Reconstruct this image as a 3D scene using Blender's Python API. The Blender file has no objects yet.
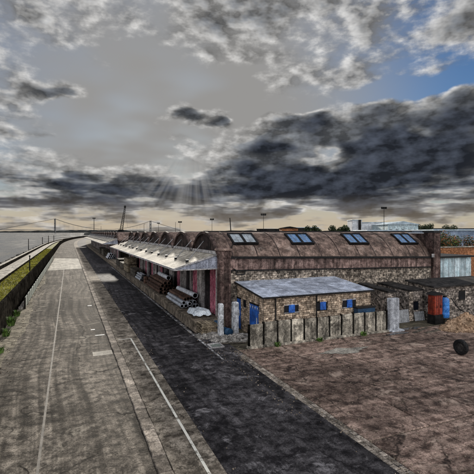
import bpy, math, random
from mathutils import Vector, Matrix
R = math.radians
rnd = random.Random(7)
SC = bpy.context.scene
COL = SC.collection

# ------------------------------------------------------------------ camera
YAW = 22.8
cam_d = bpy.data.cameras.new('camera')
cam = bpy.data.objects.new('camera', cam_d); COL.objects.link(cam)
cam.location = (0, 0, 7.5)
cam.rotation_euler = (R(90), 0, R(-YAW))
cam_d.sensor_width = 36; cam_d.lens = 36*400/474
cam_d.shift_y = -5/474
cam_d.clip_end = 20000; cam_d.clip_start = 0.1
SC.camera = cam

# ------------------------------------------------------------------ sky
SUN_AZ, SUN_EL = 14.5, 15.0          # azimuth clockwise from +Y
world = bpy.data.worlds.new('World'); SC.world = world
world.use_nodes = True
wn = world.node_tree.nodes; wl = world.node_tree.links
wn.clear()

class G:
    """tiny node-graph helper"""
    def __init__(s, tree): s.t = tree; s.n = tree.nodes; s.l = tree.links
    def put(s, sock, v):
        if isinstance(v, (int, float)): sock.default_value = v
        elif isinstance(v, (tuple, list)): sock.default_value = v
        else: s.l.new(v, sock)
    def m(s, op, a, b=0.0, c=None, clamp=False):
        nd = s.n.new('ShaderNodeMath'); nd.operation = op; nd.use_clamp = clamp
        s.put(nd.inputs[0], a); s.put(nd.inputs[1], b)
        if c is not None: s.put(nd.inputs[2], c)
        return nd.outputs[0]
    def vm(s, op, a, b=(0, 0, 0)):
        nd = s.n.new('ShaderNodeVectorMath'); nd.operation = op
        s.put(nd.inputs[0], a)
        if op == 'SCALE': s.put(nd.inputs[3], b)
        else: s.put(nd.inputs[1], b)
        return nd.outputs[0]
    def comb(s, x, y, z=0.0):
        nd = s.n.new('ShaderNodeCombineXYZ')
        s.put(nd.inputs[0], x); s.put(nd.inputs[1], y); s.put(nd.inputs[2], z)
        return nd.outputs[0]
    def sep(s, v):
        nd = s.n.new('ShaderNodeSeparateXYZ'); s.put(nd.inputs[0], v); return nd.outputs
    def noise(s, v, scale, detail=6, rough=.55, dist=0.0, out=0):
        nd = s.n.new('ShaderNodeTexNoise'); s.put(nd.inputs['Vector'], v)
        nd.inputs['Scale'].default_value = scale; nd.inputs['Detail'].default_value = detail
        nd.inputs['Roughness'].default_value = rough; nd.inputs['Distortion'].default_value = dist
        return nd.outputs[out]
    def step(s, v, a, b, lo=0.0, hi=1.0):
        nd = s.n.new('ShaderNodeMapRange'); nd.interpolation_type = 'SMOOTHSTEP'
        s.put(nd.inputs[0], v); s.put(nd.inputs[1], a); s.put(nd.inputs[2], b); s.put(nd.inputs[3], lo); s.put(nd.inputs[4], hi)
        return nd.outputs[0]
    def mix(s, f, a, b, mode='MIX'):
        nd = s.n.new('ShaderNodeMix'); nd.data_type = 'RGBA'; nd.blend_type = mode; nd.clamp_factor = True
        s.put(nd.inputs[0], f)
        for k, v in ((6, a), (7, b)):
            if isinstance(v, (tuple, list)) and len(v) == 3: v = (*v, 1)
            s.put(nd.inputs[k], v)
        return nd.outputs[2]
    def ramp(s, f, stops):
        nd = s.n.new('ShaderNodeValToRGB'); s.put(nd.inputs[0], f)
        e = nd.color_ramp.elements
        while len(e) < len(stops): e.new(.5)
        for k, (p, c) in enumerate(stops):
            e[k].position = p; e[k].color = (*c, 1) if len(c) == 3 else c
        return nd.outputs[0]

def dir_angles(px, py):
    u, v = px-237, 232-py
    return R(YAW)+math.atan2(u, 400), math.atan2(v, math.hypot(400, u))

g = G(world.node_tree)
tc = wn.new('ShaderNodeTexCoord')
d = g.vm('NORMALIZE', tc.outputs['Generated'])
dx, dy, dz = g.sep(d)
az0 = g.m('ARCTAN2', dx, dy); el0 = g.m('ARCSINE', dz)
zc = g.m('MAXIMUM', dz, 0.0)
q = g.comb(g.m('DIVIDE', dx, g.m('ADD', zc, .16)), g.m('DIVIDE', dy, g.m('ADD', zc, .16)), .3)
ae = g.comb(az0, g.m('MULTIPLY', el0, 1.9), 0)
wn1 = g.noise(ae, 7.0, 2, .6, 0.0, out=1)
w = g.vm('SUBTRACT', wn1, (.5, .5, .5))
wx, wy, _ = g.sep(w)
az = g.m('ADD', az0, g.m('MULTIPLY', wx, .22)); el = g.m('ADD', el0, g.m('MULTIPLY', wy, .10))
aev = g.comb(az, el, 0)
def blob(px, py, sx, sy, wgt, acc):
    a, e = dir_angles(px, py)
    nd = wn.new('ShaderNodeVectorMath'); nd.operation = 'MULTIPLY_ADD'; wl.new(aev, nd.inputs[0])
    nd.inputs[1].default_value = (400/sx, 400/sy, 0); nd.inputs[2].default_value = (-a*400/sx, -e*400/sy, 0)
    dt = wn.new('ShaderNodeVectorMath'); dt.operation = 'DOT_PRODUCT'; wl.new(nd.outputs[0], dt.inputs[0]); wl.new(nd.outputs[0], dt.inputs[1])
    return g.m('MULTIPLY_ADD', g.m('POWER', math.exp(-1), dt.outputs['Value']), wgt, acc)
blobs = [(355, 165, 95, 34, .34), (440, 130, 70, 26, .30), (310, 120, 26, 12, .22), (268, 146, 24, 10, .22),
         (245, 190, 110, 17, .24), (430, 195, 80, 20, .20), (197, 114, 26, 12, .40), (188, 146, 14, 9, .18), (40, 96, 48, 9, .22),
         (22, 128, 26, 9, .22), (75, 182, 90, 12, .22), (90, 205, 120, 9, .14), (110, 132, 60, 18, -.30),
         (150, 85, 80, 30, -.30), (405, 90, 48, 9, -.40), (285, 110, 45, 6, -.26), (328, 150, 24, 8, -.36), (300, 158, 16, 5, -.22), (415, 132, 16, 6, -.22), (350, 196, 60, 4, -.14), (120, 172, 40, 4, -.12), (190, 168, 12, 4, -.12), (240, 98, 40, 18, -.24),
         (120, 155, 60, 8, -.10), (240, 226, 320, 4, -.16)]
B = 0.0
for b in blobs: B = blob(*b, B)
# large wispy plus small billowing noise, squeezed towards the horizon as a real cloud layer is
n1 = g.noise(q, .85, 3, .56)
n2 = g.noise(ae, 8.0, 7, .58)
n3 = g.noise(g.comb(az0, g.m('MULTIPLY', el0, 5.5), 2.0), 6.5, 3, .6)      # flat layered banks low down
low = g.step(el0, .20, .05)
D0 = g.m('ADD', g.m('ADD', g.m('MULTIPLY', n1, .42), g.m('MULTIPLY', n2, .60)), g.m('MULTIPLY', g.m('MULTIPLY', g.m('SUBTRACT', n3, .49), low), 1.3))
D0 = g.m('ADD', D0, .035)
D = g.m('ADD', D0, B)
# the same field sampled a little nearer the sun gives the lit and shaded sides
sa, se = R(SUN_AZ), R(SUN_EL)
tos = g.vm('SCALE', g.vm('NORMALIZE', g.vm('SUBTRACT', (sa, se*1.9+.25, 0), ae)), .022)
n2s = g.noise(g.vm('ADD', ae, tos), 8.0, 4, .58)
lit = g.m('MAXIMUM', g.m('MINIMUM', g.m('MULTIPLY', g.m('SUBTRACT', n2, n2s), 8.0), 1.2), -.55)
sky = wn.new('ShaderNodeTexSky'); sky.sky_type = 'NISHITA'; sky.sun_disc = False
sky.sun_elevation = R(SUN_EL); sky.sun_rotation = R(SUN_AZ); sky.air_density = 1.0; sky.dust_density = .6; sky.ozone_density = 2.0
sdir = (math.sin(sa)*math.cos(se), math.cos(sa)*math.cos(se), math.sin(se))
dn = wn.new('ShaderNodeVectorMath'); dn.operation = 'DOT_PRODUCT'; wl.new(d, dn.inputs[0]); dn.inputs[1].default_value = sdir
cs = dn.outputs['Value']
# Background strength is .1, so radiances below are written times ten
SKYM = 10.0
cover = g.step(D, .46, .64)
thick = g.step(D, .52, .90)
front = g.step(cs, .75, -.6)                       # clouds away from the sun are front-lit, brightened further to light the scene
near = g.step(cs, .80, 1.0)
edge_c = g.mix(front, (2.0, 1.96, 1.9), (12.5, 12.5, 12.7))
core_c = g.mix(front, (.18, .21, .28), (9, 9.2, 9.6))
mid_c = g.mix(front, (.72, .76, .82), (11.5, 11.5, 11.7))
cl = g.mix(g.step(thick, 0, .45), edge_c, mid_c)
cl = g.mix(g.step(thick, .30, 1.0), cl, core_c)
cl = g.mix(1.0, cl, g.comb(*[g.m('ADD', 1.0, lit)]*3), 'MULTIPLY')
# thin high veil in the gaps: grey-white toward the sun, blue shows elsewhere
veil_n = g.noise(q, 1.6, 2, .6)
veil = g.m('MULTIPLY', g.step(cs, .80, .985), g.step(veil_n, .2, .6, .75, 1.0))
gap = g.mix(1.0, sky.outputs[0], (.20, .28, .38), 'MULTIPLY')
gap = g.mix(veil, gap, (1.55, 1.52, 1.48))
hor = g.step(el0, .115, .0)
gap = g.mix(g.m('MULTIPLY', hor, .85), gap, (2.7, 2.25, 1.7))
out = g.mix(cover, gap, cl)
out = g.mix(g.m('MULTIPLY', g.step(el0, .10, .012), .30), out, (2.5, 2.05, 1.5))
# shafts of light fanning down below the cloud that hides the sun
ra, re = dir_angles(194, 132)
pa = g.m('SUBTRACT', az0, ra); pe = g.m('SUBTRACT', re, el0)
ang = g.m('ARCTAN2', pa, g.m('MAXIMUM', pe, .001))
ray = g.step(g.noise(g.comb(ang, .4, 0), 6.5, 2, .6), .34, .66)
rl = g.m('SQRT', g.m('ADD', g.m('MULTIPLY', pa, pa), g.m('MULTIPLY', pe, pe)))
rm = g.m('MULTIPLY', g.m('MULTIPLY', g.step(pe, .0, .03), g.step(rl, .05, .11)), g.step(rl, .34, .08))
rm = g.m('MULTIPLY', rm, g.step(g.m('ABSOLUTE', g.m('ADD', ang, .22)), .95, .2))
out = g.mix(g.m('MULTIPLY', g.m('MULTIPLY', ray, rm), .38), out, (2.5, 2.42, 2.3))
world.cycles.sampling_method = 'MANUAL'; world.cycles.sample_map_resolution = 512
bg = wn.new('ShaderNodeBackground'); wl.new(out, bg.inputs[0]); bg.inputs[1].default_value = .1
wo = wn.new('ShaderNodeOutputWorld'); wl.new(bg.outputs[0], wo.inputs[0])

sun_d = bpy.data.lights.new('sun', 'SUN'); sun_d.energy = 3.2; sun_d.angle = R(3); sun_d.color = (1, .93, .82)
sun = bpy.data.objects.new('sun', sun_d); COL.objects.link(sun)
sun.rotation_euler = Vector((-sdir[0], -sdir[1], -sdir[2])).to_track_quat('-Z', 'Y').to_euler()
vs = SC.view_settings
vs.view_transform = 'Standard'; vs.look = 'None'; vs.exposure = 1.0; vs.gamma = 1; vs.use_curve_mapping = False

SC.cycles.max_bounces = 5; SC.cycles.diffuse_bounces = 3; SC.cycles.glossy_bounces = 2; SC.cycles.caustics_reflective = False; SC.cycles.caustics_refractive = False
# ------------------------------------------------------------------ materials
MATS = {}
def mat(name, c1, c2, scale=2.0, rough=.85, bump=.25, spec=.12, stain=.5, stain_scale=.35, island=0.0, objr=0.0,
        streak=0.0, streak_dir='z', metallic=0.0, fine=1.0, cells=None, lo=.40, hi=.60, dark=(.02, .018, .015), dark_amt=0.0, cracks=None, light=None):
    m = bpy.data.materials.new(name); m.use_nodes = True; MATS[name] = m
    t = m.node_tree; t.nodes.clear(); G_ = G(t)
    geo = t.nodes.new('ShaderNodeNewGeometry'); P = geo.outputs['Position']
    if objr or island:
        oi = t.nodes.new('ShaderNodeObjectInfo')
    n = G_.noise(P, scale, 5, .72)
    col = G_.ramp(n, [(lo, c1), (hi, c2)])
    if stain:
        st = G_.step(G_.noise(P, stain_scale, 4, .68, .5), .32, .66, 1-stain, 1+stain*.55)
        col = G_.mix(1, col, G_.comb(st, st, st), 'MULTIPLY')
    if streak:
        x, y, z = G_.sep(P)
        if streak_dir == 'y': x = G_.m('ADD', x, G_.m('MULTIPLY', G_.noise(P, .035, 1, .5), 5.0))
        if streak_dir == 'z': sv = G_.comb(x, y, G_.m('MULTIPLY', z, .07))
        elif streak_dir == 'y': sv = G_.comb(x, G_.m('MULTIPLY', y, .03), z)
        else: sv = G_.comb(G_.m('MULTIPLY', x, .05), y, z)
        ss = G_.step(G_.noise(sv, 4.2 if streak_dir == 'z' else 2.4, 4 if streak_dir == 'z' else 2, .7), .34, .66, 1-streak, 1+streak*.5)
        col = G_.mix(1, col, G_.comb(ss, ss, ss), 'MULTIPLY')
    if fine:
        ff = G_.step(G_.noise(P, 15, 5, .9), .36, .64, 1-.5*fine, 1+.5*fine)
        col = G_.mix(1, col, G_.comb(ff, ff, ff), 'MULTIPLY')
    if dark_amt:
        dk = G_.step(G_.noise(P, 1.5, 6, .78, .4), .525, .60, 0, dark_amt)
        col = G_.mix(dk, col, dark)
    if light:
        lc, la, lsc, lthr = light
        lk = G_.step(G_.noise(G_.vm('ADD', P, (31.7, 12.3, 5.1)), lsc, 6, .76, .4), lthr, lthr+.11, 0, la)
        col = G_.mix(lk, col, lc)
    if cracks:
        csc, cw, ca = cracks
        vo = t.nodes.new('ShaderNodeTexVoronoi'); vo.feature = 'DISTANCE_TO_EDGE'; vo.inputs['Scale'].default_value = csc
        wv = G_.vm('SCALE', G_.noise(P, 1.3, 3, .7, 0, out=1), .9)
        G_.put(vo.inputs['Vector'], G_.vm('ADD', P, wv))
        ck = G_.step(vo.outputs['Distance'], cw, 0.0, 0, ca)
        ck = G_.m('MULTIPLY', ck, G_.step(G_.noise(P, .5, 2), .42, .58))
        col = G_.mix(ck, col, dark)
    h = n
    if cells:
        # squared or rubble courses, seen from too far to build singly
        x, y, z = G_.sep(P)
        bt = t.nodes.new('ShaderNodeTexBrick')
        G_.put(bt.inputs['Vector'], G_.comb(G_.m('ADD', x, y), z, 0))
        bt.inputs['Scale'].default_value = 1; bt.inputs['Brick Width'].default_value = cells[0]; bt.inputs['Row Height'].default_value = cells[1]
        bt.inputs['Mortar Size'].default_value = cells[2]; bt.inputs['Mortar Smooth'].default_value = .4
        bt.inputs['Color1'].default_value = (.5, .5, .5, 1); bt.inputs['Color2'].default_value = (1.5, 1.45, 1.4, 1); bt.inputs['Mortar'].default_value = (.55, .52, .5, 1)
        col = G_.mix(1, col, bt.outputs['Color'], 'MULTIPLY')
        h = G_.m('SUBTRACT', n, bt.outputs['Fac'])
    if island:
        r = geo.outputs['Random Per Island']
        k = G_.m('ADD', 1-island, G_.m('MULTIPLY', r, 2*island)); col = G_.mix(1, col, G_.comb(k, k, k), 'MULTIPLY')
    if objr:
        k = G_.m('ADD', 1-objr, G_.m('MULTIPLY', oi.outputs['Random'], 2*objr)); col = G_.mix(1, col, G_.comb(k, k, k), 'MULTIPLY')
    p = t.nodes.new('ShaderNodeBsdfPrincipled')
    t.links.new(col, p.inputs['Base Color'])
    p.inputs['Metallic'].default_value = metallic
    p.inputs['Specular IOR Level'].default_value = spec
    G_.put(p.inputs['Roughness'], G_.step(n, .3, .7, max(0, rough-.14), min(1, rough+.1)))
    if bump:
        b = t.nodes.new('ShaderNodeBump'); b.inputs['Strength'].default_value = bump; b.inputs['Distance'].default_value = .05
        hh = G_.m('ADD', h, G_.m('MULTIPLY', G_.noise(P, 22, 2, .7), .35))
        t.links.new(hh, b.inputs['Height']); t.links.new(b.outputs[0], p.inputs['Normal'])
    o = t.nodes.new('ShaderNodeOutputMaterial'); t.links.new(p.outputs[0], o.inputs[0])
    return m

mat('asphalt_road', (.050, .043, .035), (.22, .192, .158), 2.2, .9, .6, .03, stain=.45, stain_scale=.13, streak=.5, streak_dir='y', fine=1.1, dark=(.014, .012, .010), dark_amt=.45, cracks=(.22, .02, .95), light=((.36, .32, .26), .6, .6, .56))
mat('asphalt_apron', (.015, .0135, .0145), (.086, .079, .080), 2.0, .8, .6, .08, stain=.5, stain_scale=.2, streak=.4, streak_dir='y', fine=1.2, dark=(.008, .007, .008), dark_amt=.5, cracks=(.2, .025, .8), light=((.30, .28, .28), .75, .7, .56))
mat('kerb_stone', (.145, .122, .098), (.42, .36, .295), 3.5, .9, .5, .05, objr=.3, stain=.5, stain_scale=.6, dark_amt=.4)
mat('pavement', (.118, .098, .076), (.35, .30, .238), 2.4, .9, .5, .05, objr=.16, stain=.5, stain_scale=.4, dark=(.015, .013, .01), dark_amt=.65, cracks=(.5, .02, .8))
mat('yard_concrete', (.115, .075, .058), (.40, .285, .225), 2.2, .8, .6, .12, objr=.18, stain=.5, stain_scale=.22, dark=(.018, .013, .011), dark_amt=.6, streak=.35, streak_dir='x', cracks=(.3, .025, .9), light=((.56, .43, .34), .65, .7, .555))
mat('pale_concrete', (.26, .24, .20), (.46, .42, .35), 1.6, .85, .35, stain=.5, stain_scale=.5, streak=.2, streak_dir='y', dark_amt=.2)
mat('earth', (.055, .048, .035), (.15, .13, .09), 1.5, .95, .5, stain=.5)
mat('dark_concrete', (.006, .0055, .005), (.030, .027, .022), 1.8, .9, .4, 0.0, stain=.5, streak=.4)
mat('grey_green', (.16, .19, .165), (.30, .33, .29), 2.0, .7, .2, stain=.4, streak=.3)
mat('panel_concrete', (.22, .195, .155), (.58, .515, .41), 3.0, .9, .45, objr=.25, stain=.55, stain_scale=.8, streak=.5, dark_amt=.7)
mat('white_post', (.42, .42, .42), (.72, .72, .72), 4.0, .8, .3, stain=.4, stain_scale=2, streak=.3, dark_amt=.35)
mat('grey_slab', (.33, .34, .36), (.52, .53, .55), 4.0, .85, .3, stain=.35, stain_scale=1.5, streak=.3)
mat('block', (.22, .155, .105), (.64, .50, .365), 6.0, .9, .5, island=.5, stain=.45, stain_scale=1.0, streak=.25)
mat('mortar', (.025, .021, .017), (.085, .07, .058), 5, .95, .3, streak=.2)
mat('felt_blue', (.27, .30, .36), (.52, .555, .63), 2.0, .55, .2, .3, stain=.45, stain_scale=.5, objr=.10, dark=(.10, .11, .13), dark_amt=.45)
mat('roof_red', (.115, .076, .060), (.34, .24, .192), 1.6, .8, .4, .2, stain=.5, stain_scale=.5, streak=.3, objr=.08, dark_amt=.45, light=((.40, .33, .28), .55, .7, .57))
mat('roof_seam', (.04, .03, .028), (.10, .07, .06), 4, .8, .2)
mat('cladding_red', (.115, .073, .062), (.35, .24, .205), 2.4, .8, .3, stain=.4, streak=.6, objr=.18, dark_amt=.4)
mat('facade_stone', (.13, .108, .088), (.62, .53, .43), 5.5, .92, .6, stain=.45, stain_scale=.7, streak=.3, cells=(.34, .17, .022), dark_amt=.55, lo=.42, hi=.58)
mat('rubble_stone', (.085, .072, .064), (.56, .47, .39), 5.0, .92, .6, stain=.45, stain_scale=.9, island=.6)
mat('brick_pier', (.060, .037, .032), (.20, .135, .115), 3.0, .9, .5, stain=.5, streak=.6, dark_amt=.5)
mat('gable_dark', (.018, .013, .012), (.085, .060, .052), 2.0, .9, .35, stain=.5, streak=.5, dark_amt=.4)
mat('black_metal', (.004, .004, .0045), (.020, .018, .017), 4, .6, .15, .2, stain=.3)
mat('steel', (.22, .22, .22), (.42, .42, .42), 4, .5, .1, .5, stain=.3)
mat('canopy_felt', (.30, .265, .21), (.62, .56, .46), 1.8, .85, .25, .1, stain=.45, stain_scale=.4, objr=.16, dark_amt=.45)
mat('canopy_end', (.20, .21, .25), (.34, .355, .41), 2.5, .7, .15, stain=.4, streak=.4)
mat('pale_beam', (.30, .28, .27), (.55, .52, .50), 3, .8, .2, stain=.4, stain_scale=1.2, dark_amt=.4)
mat('door_pink', (.30, .055, .095), (.62, .24, .29), 3.0, .8, .2, stain=.5, stain_scale=.8, streak=.6, objr=.2, dark_amt=.3)
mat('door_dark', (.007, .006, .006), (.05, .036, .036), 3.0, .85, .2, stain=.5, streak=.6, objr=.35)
mat('door_pale', (.28, .24, .225), (.62, .56, .52), 3.0, .85, .2, stain=.5, streak=.6, objr=.2, dark_amt=.3)
mat('platform_stone', (.11, .085, .06), (.29, .235, .175), 2.4, .9, .5, stain=.5, stain_scale=.7, objr=.2, dark_amt=.4)
mat('rust', (.045, .026, .019), (.19, .11, .075), 4.0, .85, .3, stain=.5, stain_scale=1.5, objr=.4, dark_amt=.3)
mat('silver_pipe', (.34, .35, .37), (.60, .61, .64), 5.0, .45, .1, .5, stain=.4, stain_scale=1.5, objr=.15, metallic=.3, dark_amt=.3)
mat('white_pipe', (.55, .55, .57), (.80, .80, .82), 5.0, .5, .1, stain=.3, stain_scale=2)
mat('pipe_inside', (.008, .008, .009), (.03, .028, .028), 5, .9, 0)
mat('timber', (.13, .10, .065), (.36, .29, .20), 3.0, .9, .35, stain=.45, stain_scale=1.2, island=.4, objr=.15)
mat('timber_dark', (.035, .030, .025), (.13, .11, .085), 3.0, .9, .35, stain=.45, island=.4, objr=.2)
mat('blue_paint', (.012, .075, .32), (.030, .15, .55), 3.0, .5, .1, .4, stain=.35, stain_scale=2, streak=.3)
mat('blue_plastic', (.03, .16, .50), (.06, .27, .72), 3.0, .4, .05, .5, stain=.3, stain_scale=2)
mat('blue_drum', (.010, .04, .09), (.025, .085, .16), 3.0, .5, .1, .4, stain=.4)
mat('red_paint', (.20, .018, .008), (.38, .055, .022), 3.0, .6, .15, .4, stain=.5, stain_scale=2, streak=.5, dark_amt=.3)
mat('white_paint', (.50, .50, .47), (.78, .78, .74), 6.0, .8, .1, stain=.4, stain_scale=2)
mat('white_render', (.55, .57, .58), (.76, .77, .78), 1.0, .85, .1, stain=.2, streak=.2)
mat('pale_blue_sheet', (.42, .55, .58), (.66, .76, .78), 1.2, .6, .1, stain=.3, stain_scale=.9, streak=.35, dark_amt=.25)
mat('blue_grey_sheet', (.16, .21, .29), (.27, .33, .42), .8, .6, .1, stain=.2, streak=.2)
mat('pale_roof', (.34, .42, .47), (.52, .60, .64), .6, .6, .1, stain=.25)
mat('orange_brick', (.30, .12, .055), (.50, .24, .12), 3, .9, .3, stain=.4, cells=(.24, .085, .014))
mat('sand', (.26, .165, .10), (.52, .36, .235), 5.0, .95, .6, stain=.4, stain_scale=1.2)
mat('rubble', (.16, .145, .125), (.46, .43, .39), 5.0, .95, .5, stain=.4, island=.5)
mat('tarp', (.45, .50, .54), (.74, .78, .80), 3.0, .45, .2, .5, stain=.3, stain_scale=2)
mat('rubber', (.008, .008, .008), (.025, .024, .023), 8, .85, .3)
mat('rock', (.03, .028, .025), (.10, .092, .08), 2, .9, .5, island=.5)
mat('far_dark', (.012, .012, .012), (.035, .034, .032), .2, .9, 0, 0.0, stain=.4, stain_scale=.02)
mat('far_land', (.035, .037, .036), (.07, .072, .065), .01, .95, 0, stain=.4, stain_scale=.003, fine=0)
mat('bark', (.03, .024, .018), (.09, .07, .05), 6, .95, .5)
mat('leaf_dark', (.012, .022, .010), (.045, .065, .025), 3, .8, 0, island=.5, fine=0)
mat('leaf_rust', (.16, .045, .015), (.34, .13, .04), 3, .8, 0, island=.5, fine=0)
mat('leaf_green', (.05, .10, .02), (.13, .21, .05), 3, .8, 0, island=.5, fine=0)
mat('grass', (.16, .16, .025), (.42, .38, .06), 1.2, .9, 0, island=.45, stain=.5, stain_scale=.25)
mat('verge', (.10, .088, .066), (.32, .285, .22), 2.4, .95, .5, .03, stain=.5, stain_scale=.5, dark_amt=.5)
mat('dark_felt', (.010, .0095, .009), (.055, .050, .046), 2.2, .8, .3, .1, stain=.5, dark_amt=.4)
mat('coping_brown', (.035, .024, .021), (.12, .083, .072), 2.4, .85, .3, stain=.5, dark_amt=.4)
mat('bridge_haze_grey', (.10, .10, .10), (.16, .16, .16), .02, .9, 0, 0.0, fine=0)  # lighter grey puts the distance haze into the bridge's colour
mat('grass_soil', (.10, .10, .03), (.26, .24, .06), 1.2, .95, .4, stain=.5, stain_scale=.25)

def mat_worn(name, base, paint, thr):
    m = bpy.data.materials.new(name); m.use_nodes = True; MATS[name] = m
    t = m.node_tree; t.nodes.clear(); G_ = G(t)
    geo = t.nodes.new('ShaderNodeNewGeometry'); P = geo.outputs['Position']
    n = G_.noise(P, 2.2, 9, .75)
    b = G_.ramp(G_.noise(P, 3, 6, .7), [(.35, base[0]), (.65, base[1])])
    c = G_.mix(G_.step(n, thr, thr+.08), b, paint)
    p = t.nodes.new('ShaderNodeBsdfPrincipled'); t.links.new(c, p.inputs['Base Color']); p.inputs['Roughness'].default_value = .8
    o = t.nodes.new('ShaderNodeOutputMaterial'); t.links.new(p.outputs[0], o.inputs[0])
mat_worn('worn_line', ((.06, .052, .042), (.17, .15, .122)), (.24, .215, .18), .55)
mat_worn('worn_white', ((.03, .028, .03), (.09, .085, .085)), (.50, .49, .48), .49)
mat_worn('pave_line', ((.16, .145, .115), (.28, .255, .20)), (.70, .67, .58), .40)

def mat_glass(name, col, rough=.12):
    m = bpy.data.materials.new(name); m.use_nodes = True; MATS[name] = m
    t = m.node_tree; p = t.nodes['Principled BSDF']; G_ = G(t)
    geo = t.nodes.new('ShaderNodeNewGeometry'); P = geo.outputs['Position']
    n = G_.step(G_.noise(P, 3.5, 6, .7), .3, .7, .55, 1.35)
    t.links.new(G_.mix(1, col, G_.comb(n, n, n), 'MULTIPLY'), p.inputs['Base Color'])
    p.inputs['Roughness'].default_value = rough; p.inputs['Specular IOR Level'].default_value = .6
mat_glass('skylight_glass', (.14, .24, .40), .22)
mat_glass('skylight_pale', (.34, .38, .40), .3)
mat_glass('window_dark', (.010, .012, .016), .15)
mat_glass('puddle', (.055, .05, .047), .04)

m = bpy.data.materials.new('water'); m.use_nodes = True; MATS['water'] = m
t = m.node_tree; p = t.nodes['Principled BSDF']; G_ = G(t)
geo = t.nodes.new('ShaderNodeNewGeometry'); P = geo.outputs['Position']
p.inputs['Base Color'].default_value = (.085, .08, .07, 1)
x_, y_, z_ = G_.sep(P)
ln = G_.noise(G_.comb(G_.m('MULTIPLY', x_, .02), G_.m('MULTIPLY', y_, .004), 0), 1.6, 6, .7)
t.links.new(G_.step(ln, .38, .62, .06, .55), p.inputs['Roughness'])
b = t.nodes.new('ShaderNodeBump'); b.inputs['Strength'].default_value = .5; b.inputs['Distance'].default_value = .6
t.links.new(G_.m('ADD', G_.noise(P, .25, 6, .65), G_.m('MULTIPLY', G_.noise(P, .03, 4, .6), 2.0)), b.inputs['Height']); t.links.new(b.outputs[0], p.inputs['Normal'])

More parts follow.
